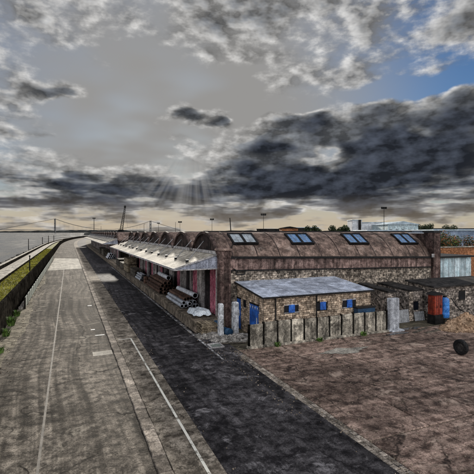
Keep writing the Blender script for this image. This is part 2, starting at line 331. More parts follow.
# ------------------------------------------------------------------ mesh helpers
class MB:
    def __init__(s): s.v = []; s.f = []; s.mi = []; s.sm = []; s.cur = 0
    def add(s, vs, fs, smooth=False):
        o = len(s.v); s.v += [tuple(a) for a in vs]; s.f += [tuple(i+o for i in f) for f in fs]
        s.mi += [s.cur]*len(fs); s.sm += [smooth]*len(fs); return s
    def box(s, a, b, jit=0.0):
        (x0, y0, z0), (x1, y1, z1) = a, b
        v = [(x0, y0, z0), (x1, y0, z0), (x1, y1, z0), (x0, y1, z0), (x0, y0, z1), (x1, y0, z1), (x1, y1, z1), (x0, y1, z1)]
        if jit: v = [tuple(c+rnd.uniform(-jit, jit) for c in p) for p in v]
        return s.add(v, [(3, 2, 1, 0), (4, 5, 6, 7), (0, 1, 5, 4), (1, 2, 6, 5), (2, 3, 7, 6), (3, 0, 4, 7)])
    def bev(s, a, b, r=.02, jit=0.0):
        """box with chamfered upper edge"""
        (x0, y0, z0), (x1, y1, z1) = a, b
        j = lambda: rnd.uniform(-jit, jit)
        v = [(x0, y0, z0), (x1, y0, z0), (x1, y1, z0), (x0, y1, z0)]
        v += [(x0+j(), y0+j(), z1-r), (x1+j(), y0+j(), z1-r), (x1+j(), y1+j(), z1-r), (x0+j(), y1+j(), z1-r)]
        v += [(x0+r+j(), y0+r+j(), z1), (x1-r+j(), y0+r+j(), z1), (x1-r+j(), y1-r+j(), z1), (x0+r+j(), y1-r+j(), z1)]
        f = [(3, 2, 1, 0)]
        for k in (0, 4):
            for i in range(4): f.append((k+i, k+(i+1) % 4, k+4+(i+1) % 4, k+4+i))
        f.append((8, 9, 10, 11)); return s.add(v, f)
    def tube(s, p, q, r0, r1=None, n=8, cap=True, smooth=True):
        p, q = Vector(p), Vector(q); r1 = r0 if r1 is None else r1
        dd = (q-p).normalized(); a = dd.orthogonal().normalized(); c = dd.cross(a)
        v = []
        for o_, r in ((p, r0), (q, r1)):
            for i in range(n):
                th = 2*math.pi*i/n; v.append(o_+(a*math.cos(th)+c*math.sin(th))*r)
        s.add(v, [(i, (i+1) % n, n+(i+1) % n, n+i) for i in range(n)], smooth)
        if cap: s.add(v, [tuple(reversed(range(n))), tuple(range(n, 2*n))])
        return s
    def beam(s, p, q, w_, h_):
        """rectangular bar from p to q"""
        p, q = Vector(p), Vector(q); dd = (q-p).normalized()
        up = Vector((0, 0, 1)) if abs(dd.z) < .95 else Vector((0, 1, 0))
        a = dd.cross(up).normalized()*w_/2; c = a.cross(dd).normalized()*h_/2
        v = [p-a-c, p+a-c, p+a+c, p-a+c, q-a-c, q+a-c, q+a+c, q-a+c]
        return s.add(v, [(0, 1, 2, 3), (7, 6, 5, 4), (0, 4, 5, 1), (1, 5, 6, 2), (2, 6, 7, 3), (3, 7, 4, 0)])
    def path(s, pts, r, n=6):
        for a, b_ in zip(pts, pts[1:]): s.tube(a, b_, r, n=n)
        return s
    def prism(s, poly, y0, y1, axis='y'):
        """poly of (a,b) pairs extruded along axis"""
        n = len(poly)
        mk = {'y': lambda a, b_, t_: (a, t_, b_), 'x': lambda a, b_, t_: (t_, a, b_), 'z': lambda a, b_, t_: (a, b_, t_)}[axis]
        v = [mk(a, b_, y0) for a, b_ in poly]+[mk(a, b_, y1) for a, b_ in poly]
        return s.add(v, [tuple(range(n)), tuple(reversed(range(n, 2*n)))]+[(i, n+i, n+(i+1) % n, (i+1) % n) for i in range(n)])
    def lathe(s, prof, c=(0, 0, 0), n=16, smooth=True):
        v = []; m_ = len(prof)
        for r, z in prof:
            for i in range(n):
                th = 2*math.pi*i/n; v.append((c[0]+r*math.cos(th), c[1]+r*math.sin(th), c[2]+z))
        s.add(v, [(k*n+i, k*n+(i+1) % n, (k+1)*n+(i+1) % n, (k+1)*n+i) for k in range(m_-1) for i in range(n)], smooth)
        s.add(v, [tuple(reversed(range(n))), tuple(range((m_-1)*n, m_*n))]); return s
    def mesh(s, name, mats, off=(0, 0, 0)):
        me = bpy.data.meshes.new(name)
        me.from_pydata([(x-off[0], y-off[1], z-off[2]) for x, y, z in s.v], [], s.f)
        for mn in (mats if isinstance(mats, (list, tuple)) else [mats]): me.materials.append(MATS[mn])
        me.polygons.foreach_set('material_index', s.mi); me.polygons.foreach_set('use_smooth', s.sm)
        import bmesh
        bm = bmesh.new(); bm.from_mesh(me); bmesh.ops.remove_doubles(bm, verts=bm.verts, dist=1e-5) if False else None
        bmesh.ops.recalc_face_normals(bm, faces=bm.faces); bm.to_mesh(me); bm.free()
        me.update(); return me
    def build(s, name, mats, parent=None, origin=None):
        """verts are in world space; they become local to the top ancestor, or to origin"""
        root = parent
        while root is not None and root.parent is not None: root = root.parent
        off = tuple(root.location) if root is not None else (origin or (0, 0, 0))
        o = bpy.data.objects.new(name, s.mesh(name, mats, off)); COL.objects.link(o)
        if parent is not None: o.parent = parent
        else: o.location = off
        return o
def inst(name, me, loc, rz=0, parent=None, rot=None):
    o = bpy.data.objects.new(name, me); COL.objects.link(o)
    root = parent
    while root is not None and root.parent is not None: root = root.parent
    off = Vector(root.location) if root is not None else Vector((0, 0, 0))
    o.location = Vector(loc)-off; o.rotation_euler = rot if rot else (0, 0, rz)
    if parent is not None: o.parent = parent
    return o
def tag(o, label=None, cat=None, group=None, kind=None):
    if label: o['label'] = label
    if cat: o['category'] = cat
    if group: o['group'] = group
    if kind: o['kind'] = kind
    return o
def thing(name, label, cat, loc, group=None):
    o = bpy.data.objects.new(name, None); COL.objects.link(o); o.location = loc; o.empty_display_size = .2
    return tag(o, label, cat, group)
def struct(o): o['kind'] = 'structure'; return o

def bend(y):                                   # the quay swings gently right far away
    if y < 230: return 0.0
    if y < 560: return (y-230)**2*1.9e-4
    return 330**2*1.9e-4+(y-560)*.125

# ------------------------------------------------------------------ the ground, road, water
ys = [-60, -20, 10, 40, 80, 120, 160, 200, 230, 260, 300, 340, 380, 420, 470, 520, 560, 700, 1000, 1500, 2500]
def strip(name, x0, x1, z, mname, ylist, parent=None, sub=1):
    b = MB(); n = len(ylist)
    v = []
    for y in ylist:
        for k in range(sub+1): v.append((x0+(x1-x0)*k/sub+bend(y), y, z))
    f = [(i*(sub+1)+k, i*(sub+1)+k+1, (i+1)*(sub+1)+k+1, (i+1)*(sub+1)+k) for i in range(n-1) for k in range(sub)]
    b.add(v, f); return b.build(name, mname, parent)
b = MB(); v = []
for y in ys: v += [(-15.5+bend(y), y, -.03), (4500, y, -.03)]
b.add(v, [(2*i, 2*i+1, 2*i+3, 2*i+2) for i in range(len(ys)-1)])
struct(b.build('ground', 'earth'))
wb = MB(); wb.add([(-9000, -300, -3.4), (6000, -300, -3.4), (6000, 9500, -3.4), (-9000, 9500, -3.4)], [(0, 1, 2, 3)])
struct(wb.build('water', 'water'))
yl = [y for y in ys if y < 900]
road = struct(strip('road', -4.45, 2.55, 0.0, 'asphalt_road', yl))
apron = struct(strip('apron', 4.52, 9.9, 0.002, 'asphalt_apron', yl))
# shore: sloping revetment of dark rocks, promenade and low walls
b = MB(); v = []
for y in yl: v += [(-15.4+bend(y), y, -.05), (-20.5+bend(y), y, -3.7)]
b.add(v, [(2*i, 2*i+1, 2*i+3, 2*i+2) for i in range(len(yl)-1)])
struct(b.build('shore_bank', 'rock'))
b = MB()
for _ in range(3600):
    y = 20+rnd.random()**1.5*400; tt = rnd.random(); x = -13.6-6.4*tt+bend(y); z = .25-3.6*tt
    s = rnd.uniform(.35, .95); b.box((x-s*.6, y-s*.7, z-s*.5), (x+s*.6, y+s*.7, z+s*.5), s*.22)
tag(b.build('shore_rocks', 'rock'), 'dark boulders tipped along the water edge', 'rocks', kind='stuff')
strip('promenade_path', -12.5, -9.7, .03, 'pale_concrete', yl)['kind'] = 'structure'
b = MB(); v = []
def curved_wall(x0, x1, h, mname, name, yl_, parent=None, z0=-.03):
    b = MB(); v = []
    for y in yl_:
        o = bend(y); v += [(x0+o, y, z0), (x0+o, y, h), (x1+o, y, h), (x1+o, y, z0)]
    f = [(0, 1, 2, 3), tuple(4*(len(yl_)-1)+k for k in (3, 2, 1, 0))]
    for i in range(len(yl_)-1):
        for k in range(3): f.append((4*i+k, 4*i+k+1, 4*i+5+k, 4*i+4+k))
    b.add(v, f); return b.build(name, mname, parent)
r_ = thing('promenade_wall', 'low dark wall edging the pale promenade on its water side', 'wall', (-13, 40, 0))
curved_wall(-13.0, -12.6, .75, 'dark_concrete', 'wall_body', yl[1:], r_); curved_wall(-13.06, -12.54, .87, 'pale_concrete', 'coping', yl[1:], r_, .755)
r_ = thing('promenade_kerb_wall', 'low pale-topped wall between promenade and yellow grass', 'wall', (-9.5, 40, 0))
curved_wall(-9.6, -9.3, .5, 'dark_concrete', 'wall_body', yl[1:], r_); curved_wall(-9.65, -9.25, .6, 'pale_concrete', 'coping', yl[1:], r_, .505)
struct(strip('grass_verge', -9.3, -5.0, .0, 'grass_soil', yl[1:16]))
b = MB()
for _ in range(16000):
    y = 24+rnd.random()**1.6*170; x = rnd.uniform(-9.2, -5.1); h = rnd.uniform(.10, .32); a = rnd.uniform(0, 6.28); w_ = .02+y*.0005
    ca, sa_ = math.cos(a)*w_, math.sin(a)*w_; lx, ly = rnd.uniform(-.1, .1), rnd.uniform(-.1, .1)
    b.add([(x-ca, y-sa_, 0), (x+ca, y+sa_, 0), (x+lx, y+ly, h)], [(0, 1, 2)])
tag(b.build('grass', 'grass'), 'yellow green rough grass behind the dark flood wall', 'grass', kind='stuff')

# flood wall: dark sections butted end to end
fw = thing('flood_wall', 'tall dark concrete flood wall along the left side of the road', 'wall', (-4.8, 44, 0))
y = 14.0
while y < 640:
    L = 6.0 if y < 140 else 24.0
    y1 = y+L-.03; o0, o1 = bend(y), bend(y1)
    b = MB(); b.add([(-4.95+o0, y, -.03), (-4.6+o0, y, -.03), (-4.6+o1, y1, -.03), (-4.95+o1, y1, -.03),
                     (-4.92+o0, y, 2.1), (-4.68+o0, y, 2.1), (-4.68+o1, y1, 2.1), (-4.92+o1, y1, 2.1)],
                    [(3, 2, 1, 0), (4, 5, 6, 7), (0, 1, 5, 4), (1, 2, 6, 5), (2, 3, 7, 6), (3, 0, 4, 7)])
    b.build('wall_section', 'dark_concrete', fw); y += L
# grey green guard panels in front of it
gf = thing('guard_fence', 'low grey green panel fence along the left edge of the road', 'fence', (-3.95, 44, 0))
pm = MB().box((-.03, .06, .12), (.03, 2.44, 1.0)).box((-.05, .06, 1.0), (.05, 2.44, 1.06)).mesh('panel', 'grey_green')
po = MB().box((-.06, -.06, 0), (.06, .06, 1.12)).mesh('post', 'dark_concrete')
for k in range(31):
    yy = 44+2.5*k
    inst('post', po, (-3.95, yy, .0), 0, gf)
    if k < 30: inst('panel', pm, (-3.95, yy, .0), 0, gf)
st = MB()
for k in range(60): 
    yy = 44+1.25*k; st.box((-4.5, yy, .004), (-4.15, yy+.5, rnd.uniform(.08, .22)), .04)
tag(st.build('loose_stones', 'rubble'), 'broken stones lying between guard fence and flood wall', 'stones', kind='stuff')

# kerb stones and pavement flags
kb = struct(bpy.data.objects.new('kerb', None)); COL.objects.link(kb)
kms = [MB().bev((0, .01, -.03), (.45, .94, .12), .025, .008).mesh('kerb_stone', 'kerb_stone') for _ in range(4)]
for k in range(112):
    inst('kerb_stone', kms[k % 4], (2.55+rnd.uniform(-.012, .012), -4+.96*k, -.05+rnd.uniform(-.015, .008)), rnd.uniform(-.006, .006), kb)
strip('far_kerb', 2.55, 3.0, .07, 'kerb_stone', [103.6]+[y for y in yl if y > 110], kb)
pv = struct(bpy.data.objects.new('pavement', None)); COL.objects.link(pv)
pms = [MB().bev((0, .008, -.03), (1.48, 2.93, .10), .012, .006).mesh('paving_slab', 'pavement') for _ in range(3)]
for k in range(44):
    inst('paving_slab', pms[k % 3], (3.01, -6+2.95*k, -.03+rnd.uniform(-.008, .006)), 0, pv)
strip('far_paving', 3.01, 4.5, .068, 'pavement', [123.9]+[y for y in yl if y > 130], pv)
# paint
def sheet(name, pts, mname, label=None, z=0, parent=None):
    b = MB(); b.add([(x, y, z) for x, y in pts], [tuple(range(len(pts)))]); return b.build(name, mname, parent)
def rect(x0, y0, x1, y1): return [(x0, y0), (x1, y0), (x1, y1), (x0, y1)]
ml = struct(bpy.data.objects.new('road_markings', None)); COL.objects.link(ml)
sheet('centre_line', rect(-.95, -10, -.86, 87), 'worn_line', z=.0045, parent=ml)
sheet('edge_line', rect(3.93, 2, 4.03, 28.5), 'pave_line', z=.0825, parent=ml)
sheet('edge_line', rect(3.15, 28.5, 4.03, 28.62), 'pave_line', z=.0825, parent=ml)
for (x0, y0, x1, y1) in ((1.75, 43.2, 2.15, 43.6), (1.55, 32.5, 1.85, 32.75), (1.75, 30.6, 2.4, 30.8)):
    sheet('road_dash', rect(x0, y0, x1, y1), 'white_paint', z=.0045, parent=ml)
sheet('kerb_line', [(8.30, 22), (8.42, 22), (8.5, 30), (8.52, 44), (8.5, 60), (8.5, 90), (8.34, 90), (8.34, 60), (8.32, 44), (8.28, 30)], 'worn_white', z=.0065, parent=ml)
b = MB(); b.bev((1.35, 25.6, -.03), (2.5, 26.5, .008), .004); struct(b.build('concrete_patch', 'pale_concrete'))
struct(sheet('pale_road_band', [(-3.8, 86), (2.5, 88), (2.5, 121), (-3.7, 126)], 'pale_concrete', z=.0045))  # band of paler surface laid across the road
vr = random.Random(14); vp = [(-4.55, 8.0)]
for k in range(90):
    yy = 8+k*1.25; base_x = -3.2+.35*math.sin(yy*.21)-.006*(yy-8); vp.append((max(-4.4, base_x+vr.uniform(-.14, .14)), yy))
vp.append((-4.55, 120)); struct(sheet('verge_dirt', vp, 'verge', z=.003))

# yard of big concrete slabs
yd = struct(bpy.data.objects.new('yard', None)); COL.objects.link(yd)
yms = [MB().bev((.0, .0, -.2), (2.95, 3.95, .0), .03, .005).mesh('yard_slab', 'yard_concrete') for _ in range(4)]
for i in range(10):
    for j in range(10):
        if i > 7 and j < 3: continue
        inst('yard_slab', yms[(i*3+j*5) % 4], (9.93+3*i, -16.6+4*j, .010+rnd.uniform(-.006, .006)), 0, yd)
def puddle(cx, cy, rx, ry, seed, z):
    rr = random.Random(seed); n = 30
    ph = [rr.uniform(0, 6.28) for _ in range(4)]
    pts = []
    for i in range(n):
        a = 2*math.pi*i/n; k = 1+.22*math.sin(2*a+ph[0])+.18*math.sin(3*a+ph[1])+.1*math.sin(5*a+ph[2])
        pts.append((cx+rx*k*math.cos(a), cy+ry*k*math.sin(a)))
    return struct(sheet('puddle', pts, 'puddle', z=z))
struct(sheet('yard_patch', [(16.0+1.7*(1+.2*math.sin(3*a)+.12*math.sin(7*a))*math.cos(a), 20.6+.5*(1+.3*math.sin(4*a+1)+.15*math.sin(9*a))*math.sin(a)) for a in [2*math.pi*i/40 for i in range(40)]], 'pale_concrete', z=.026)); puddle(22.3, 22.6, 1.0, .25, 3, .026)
puddle(24.4, 23.4, .9, .35, 8, .026)

# ------------------------------------------------------------------ the sheds
PITCH, RISE, ZR = 7.3, 1.93, 7.5
RAD = ((PITCH/2)**2+RISE**2)/(2*RISE)
def zv(t, ze=None):
    """height of the vault at distance t from the ridge"""
    z = ZR-RAD+math.sqrt(RAD**2-t*t)
    if ze is not None:
        z = ZR-(ZR-z)*(ZR-ze)/RISE
    return z
def arc(n=14): return [PITCH/2*(-1+2*i/n) for i in range(n+1)]
def vault(name, parent, x0, x1, yc, ze0, ze1, th=.0, mname='roof_red', segs=1):
    """curved shell with thickness; eave on the near side may fall from ze0 to ze1"""
    b = MB(); ts = arc(); v = []
    n = len(ts)
    for lift in (0, -.14):
        for k in range(segs+1):
            x = x0+(x1-x0)*k/segs; ze = ze0+(ze1-ze0)*k/segs
            for t_ in ts: v.append((x, yc+t_, zv(t_, ze if t_ < 0 else None)+lift))
    L = (segs+1)*n
    f = []
    for k in range(segs):
        for i in range(n-1):
            a = k*n+i; f.append((a, a+1, a+n+1, a+n)); f.append((L+a, L+a+n, L+a+n+1, L+a+1))
    for i in range(n-1):
        f.append((i, L+i, L+i+1, i+1)); a = segs*n+i; f.append((a, a+1, L+a+1, L+a))
    for k in range(segs):
        for e in (0, n-1):
            a = k*n+e; f.append((a, a+n, L+a+n, L+a))
    b.add(v, f, True); return b.build(name, mname, parent)

XL, XRT = 10.7, 33.2
def door_mesh(w_, h_, mname):
    b = MB(); n = 5
    b.box((0, -w_/2, 0), (.05, w_/2, h_))
    for k in range(n):
        y0 = -w_/2+w_*k/n
        b.box((-.03, y0+.012, .02), (0, y0+w_/n-.012, h_-.02))
    b.box((-.055, -w_/2+.02, .35), (-.03, w_/2-.02, .5)).box((-.055, -w_/2+.02, h_-.6), (-.03, w_/2-.02, h_-.45))
    return b.mesh('sliding_door', mname)
DOORS = {c: door_mesh(1.5, 3.72, m_) for c, m_ in (('p', 'door_pink'), ('d', 'door_dark'), ('w', 'door_pale'))}
COLM = MB().box((-.02, -.13, 0), (.28, .13, 3.95)).mesh('column', 'door_pale')
CPAN = MB().add([(-3.4, .02, -1.0), (0, .02, 0), (0, 3.63, 0), (-3.4, 3.63, -1.0), (-3.4, .02, -1.1), (0, .02, -.1), (0, 3.63, -.1), (-3.4, 3.63, -1.1)],
                [(0, 1, 2, 3), (7, 6, 5, 4), (0, 4, 5, 1), (1, 5, 6, 2), (2, 6, 7, 3), (3, 7, 4, 0)]).mesh('canopy_panel', 'canopy_felt')
TIEB = MB().tube((-2.05, 0, -.58), (-.12, 1.75, 1.0), .032, n=6).mesh('tie_rod', 'steel')
TIEF = MB().box((-2.15, -.11, -.68), (-1.95, .11, -.43)).mesh('tie_bracket', 'black_metal')

def shed(y0, nv, label, detail, seed):
    rr = random.Random(seed)
    s = thing('transit_shed', label, 'warehouse', (XL, y0, 0))
    y1 = y0+PITCH*nv
    ZC = 5.72                                           # canopy meets the wall here
    b = MB().box((XL+.32, y0+.05, 0), (XL+.6, y1-.05, 5.75)); b.build('back_wall', 'gable_dark', s)
    b = MB().box((XL+.55, y1-.35, 0), (XRT, y1, 5.5)); b.build('end_wall', 'brick_pier', s)
    for k in range(nv):
        yc = y0+PITCH*(k+.5)
        if k == 0 and detail > 1: vault('vault_roof', s, XL+.02, XRT, yc, 5.57, 5.08, segs=4)
        else: vault('vault_roof', s, XL+.02, XRT, yc, 5.57, 5.57)
        # gable under the arch, its coping, and the pale lintel over the canopy
        b = MB(); ts = arc(); poly = [(yc+t_, zv(t_)-.13) for t_ in ts]
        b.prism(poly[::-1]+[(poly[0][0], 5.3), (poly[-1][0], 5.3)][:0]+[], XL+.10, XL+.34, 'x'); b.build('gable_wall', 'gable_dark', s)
        b = MB()
        for i in range(len(ts)-1):
            ta, tb = ts[i], ts[i+1]; za, zb = zv(ta), zv(tb)
            v = []
            for x in (XL-.08, XL+.16):
                v += [(x, yc+ta, za-.16), (x, yc+tb, zb-.16), (x, yc+tb, zb+.05), (x, yc+ta, za+.05)]
            b.add(v, [(0, 1, 2, 3), (7, 6, 5, 4), (0, 4, 5, 1), (3, 2, 6, 7)]+([(0, 3, 7, 4)] if i == 0 else [])+([(1, 5, 6, 2)] if i == len(ts)-2 else []))
        b.build('gable_coping', 'coping_brown', s)
    b = MB().box((XL-.05, y0+.35, 5.74), (XL+.31, y1-.02, 5.98)); b.build('lintel_beam', 'pale_beam', s)
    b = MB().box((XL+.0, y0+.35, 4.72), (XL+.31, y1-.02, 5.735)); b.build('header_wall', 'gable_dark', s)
    nb = nv*2
    for k in range(nb):
        yb = y0+.3+k*3.65
        if k == nb-1: pass
        inst('canopy_panel', CPAN, (XL, yb, ZC+rr.uniform(-.006, .006)), 0, s)
        if detail:
            inst('tie_rod', TIEB, (XL, yb+1.3, ZC), 0, s); inst('tie_bracket', TIEF, (XL, yb+1.3, ZC), 0, s)
        inst('column', COLM, (XL, yb+.15, .78), 0, s)
        for j, c in enumerate([('p', 'd'), ('w', 'p'), ('d', 'w'), ('p', 'd'), ('w', 'd'), ('d', 'p'), ('d', 'w')][k % 7]):
            if c != 'x': inst('sliding_door', DOORS[c], (XL+.10+.09*j, yb+1.12+1.62*j, .88), 0, s)
    # canopy soffit, fascia and end
    ye = y0+.3+3.65*nb
    b = MB().box((XL-3.46, y0+.3, ZC-1.14), (XL-3.402, ye, ZC-.97)); b.build('fascia', 'pale_beam', s)
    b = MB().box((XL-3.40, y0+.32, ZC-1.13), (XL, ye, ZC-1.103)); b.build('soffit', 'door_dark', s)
    b = MB().prism([(XL-3.40, ZC-1.005), (XL, ZC-.005), (XL, ZC-.13), (XL-3.40, ZC-1.10)][:2]+[(XL, ZC-1.06), (XL-3.4, ZC-1.06)], y0+.24, y0+.30); b.build('canopy_end', 'canopy_end', s)
    b = MB().beam((XL-3.45, y0+.20, ZC-1.0), (XL, y0+.20, ZC+.02), .07, .12).beam((XL-3.45, y0+.2, ZC-1.09), (XL, y0+.2, ZC-1.09), .07, .08); b.build('canopy_end_trim', 'pale_beam', s)
    return s

Y0 = 29.2
near = shed(Y0, 7, 'long brown barrel-roofed dock shed nearest the camera, with four blue skylights', 2, 3)
shed(98.5, 17, 'second long barrel-roofed dock shed beyond the gap along the quay', 1, 5)
# far third shed, dark
s3 = thing('far_shed', 'distant dark flat-topped shed at the far end of the quay', 'warehouse', (15, 240, 0))
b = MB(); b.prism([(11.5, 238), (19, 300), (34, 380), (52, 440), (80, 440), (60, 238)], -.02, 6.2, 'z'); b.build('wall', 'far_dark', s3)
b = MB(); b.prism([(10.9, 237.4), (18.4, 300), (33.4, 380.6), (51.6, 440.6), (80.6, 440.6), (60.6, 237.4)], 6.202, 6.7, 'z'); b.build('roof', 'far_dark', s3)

# --- the near end of the first shed
YC = Y0+PITCH/2
def ze_at(x): return 5.57+(5.08-5.57)*(x-XL)/(XRT-XL)
# seams running over the vault
for k in range(11):
    xs = XL+1.3+2.05*k+rnd.uniform(-.15, .15)
    b = MB(); ts = [t_ for t_ in arc(20) if t_ <= .4]
    v = []; ze = ze_at(xs)
    for t_ in ts:
        for dx_, dz_ in ((-.05, .005), (-.03, .035), (.03, .035), (.05, .005)):
            v.append((xs+dx_, YC+t_, zv(t_, ze if t_ < 0 else None)+dz_))
    b.add(v, [(4*i+j, 4*i+j+1, 4*i+5+j, 4*i+4+j) for i in range(len(ts)-1) for j in range(3)]); b.build('roof_seam', 'roof_seam', near)
# ridge board
MB().box((XL, YC-.12, ZR-.02), (XRT+1.2, YC+.12, ZR+.10)).build('ridge_board', 'black_metal', near)
# skylights
def skylight(xc):
    ze = ze_at(xc)
    t0, t1 = -2.75, -1.55
    p0 = Vector((xc, YC+t0, zv(t0, ze))); p1 = Vector((xc, YC+t1, zv(t1, ze)))
    up = (p1-p0); L = up.length; up.normalize(); rt = Vector((1, 0, 0)); nn = rt.cross(up)
    if nn.z < 0: nn = -nn
    W = 1.0
    def slab(b, u0, u1, v0, v1, n0, n1):
        c = []
        for n_ in (n0, n1):
            for (uu, vv) in ((u0, v0), (u1, v0), (u1, v1), (u0, v1)): c.append(p0+rt*uu+up*vv+nn*n_)
        b.add(c, [(3, 2, 1, 0), (4, 5, 6, 7), (0, 1, 5, 4), (1, 2, 6, 5), (2, 3, 7, 6), (3, 0, 4, 7)])
    sk = MB()
    slab(sk, -W-.14, W+.14, -.13, 0, -.2, .20); slab(sk, -W-.14, W+.14, L, L+.13, -.2, .20)
    for (a, c) in ((-W-.14, -W), (W, W+.14), (-.09, .09)): slab(sk, a, c, .001, L-.001, -.2, .197)
    so = sk.build('skylight', 'black_metal', near); gl = 'skylight_pale' if xc < 14 else 'skylight_glass'
    for sgn in (-1, 1):
        b = MB(); a, c = (.091, W-.001) if sgn > 0 else (-W+.001, -.091); slab(b, a, c, .001, L-.001, -.15, .12); b.build('pane', gl, so)
        mm = (a+c)/2; b = MB(); slab(b, mm-.012, mm+.012, .002, L-.002, .12, .145); b.build('glazing_bar', 'steel', so)
for xc in (13.4, 18.9, 25.0, 31.2): skylight(xc)
# gutter, cladding panels, string beam and the stone below
b = MB(); b.beam((XL+.9, Y0-.10, 5.50), (XRT+.3, Y0-.10, 5.00), .26, .17); b.build('gutter', 'black_metal', near)
npn = 11; xa, xb = XL+.98, XRT
for k in range(npn):
    x0 = xa+(xb-xa)*k/npn+.012; x1 = xa+(xb-xa)*(k+1)/npn-.012
    zt0, zt1 = ze_at(x0)-.16, ze_at(x1)-.16; zb0, zb1 = 4.52-(x0-xa)*.020, 4.52-(x1-xa)*.020
    b = MB(); b.add([(x0, Y0-.05, zb0), (x1, Y0-.05, zb1), (x1, Y0-.05, zt1), (x0, Y0-.05, zt0), (x0, Y0+.05, zb0), (x1, Y0+.05, zb1), (x1, Y0+.05, zt1), (x0, Y0+.05, zt0)],
                    [(0, 1, 2, 3), (7, 6, 5, 4), (0, 4, 5, 1), (1, 5, 6, 2), (2, 6, 7, 3), (3, 7, 4, 0)]); b.build('cladding_panel', 'cladding_red', near)
MB().beam((xa, Y0-.08, 4.47), (xb, Y0-.08, 4.03), .2, .10).build('string_beam', 'black_metal', near)
b = MB(); b.add([(xa, Y0, 0), (xb, Y0, 0), (xb, Y0, 4.02), (xa, Y0, 4.45), (xa, Y0+.35, 0), (xb, Y0+.35, 0), (xb, Y0+.35, 4.02), (xa, Y0+.35, 4.45)],
                [(0, 1, 2, 3), (7, 6, 5, 4), (0, 4, 5, 1), (1, 5, 6, 2), (2, 6, 7, 3), (3, 7, 4, 0)]); b.build('stone_wall', 'facade_stone', near)
b = MB(); b.box((xa, Y0+.052, 4.0), (xb, Y0+.35, 5.0)); b.build('inner_wall', 'gable_dark', near)
for k in range(1, 6):
    x0 = xa+(xb-xa)*k/5.5
    MB().box((x0-.16, Y0-.06, 0), (x0+.16, Y0-.003, 4.38-(x0-xa)*.020)).build('pilaster', 'facade_stone', near)
# corner pier by the quay
MB().box((XL, Y0-.25, 0), (XL+.95, Y0+.45, 6.05)).build('corner_pier', 'brick_pier', near)
MB().bev((XL-.12, Y0-.36, 6.055), (XL+1.06, Y0+.55, 6.2), .04).build('pier_cap', 'roof_red', near)
# fire wall at the right end, as tall as the ridge, with front pier and cap
MB().box((XRT+.25, Y0+.9, 0), (XRT+.75, Y0+PITCH*7-.4, 7.35)).build('fire_wall', 'brick_pier', near)
MB().box((XRT+.02, Y0-.3, 0), (XRT+.92, Y0+.88, 7.45)).build('end_pier', 'brick_pier', near)
MB().bev((XRT-.06, Y0-.4, 7.455), (XRT+1.05, Y0+1.0, 7.62), .04).build('pier_cap', 'black_metal', near)
MB().tube((XRT+.98, Y0-.2, 0), (XRT+.98, Y0-.2, 7.4), .07).build('downpipe', 'black_metal', near)
MB().box((XRT-.25, Y0-.32, 5.0), (XRT+.1, Y0-.31+.01, 5.35)).build('hopper_head', 'pale_beam', near)
# bent pipes on the front
MB().path([(11.9, Y0-.14, 4.62), (12.1, Y0-.22, 4.5), (12.1, Y0-.28, 4.15), (12.8, Y0-.28, 4.15), (12.9, Y0-.22, 4.42), (13.2, Y0-.1, 4.48)], .045).build('bracket_pipe', 'black_metal', near)
tv = -3.2; zz = zv(tv, 5.55)
MB().path([(12.0, YC+tv, zz), (12.0, YC+tv-.03, zz+.25), (12.15, YC+tv-.03, zz+.45), (12.35, YC+tv-.03, zz+.45), (12.4, YC+tv-.03, zz+.3)], .04).build('vent_pipe', 'black_metal', near)

# loading platform
pf = thing('loading_platform', 'long raised brown stone loading platform in front of the dock sheds', 'platform', (8.6, 28.5, 0))
MB().box((8.72, 28.6, -.02), (11.03, 229, .70)).build('platform_body', 'platform_stone', pf)
cms = [MB().bev((0, .008, 0), (.75, 1.49, .155), .02, .01).mesh('coping_stone', 'platform_stone') for _ in range(3)]
for k in range(36): inst('coping_stone', cms[k % 3], (8.62+rnd.uniform(-.015, .015), 28.55+1.5*k, .702), 0, pf)
fms = [MB().box((-.05, .012, 0), (.0, 1.18, .335)).mesh('face_stone', 'platform_stone')]
for k in range(45):
    for j in range(2):
        if j == 1 and k == 44: continue
        inst('face_stone', fms[0], (8.719+rnd.uniform(-.012, 0), 28.62+1.2*k+.6*j, .01+.345*j), 0, pf)
MB().box((9.40, 28.62, .702), (11.0, 229, .85)).build('deck', 'pavement', pf)

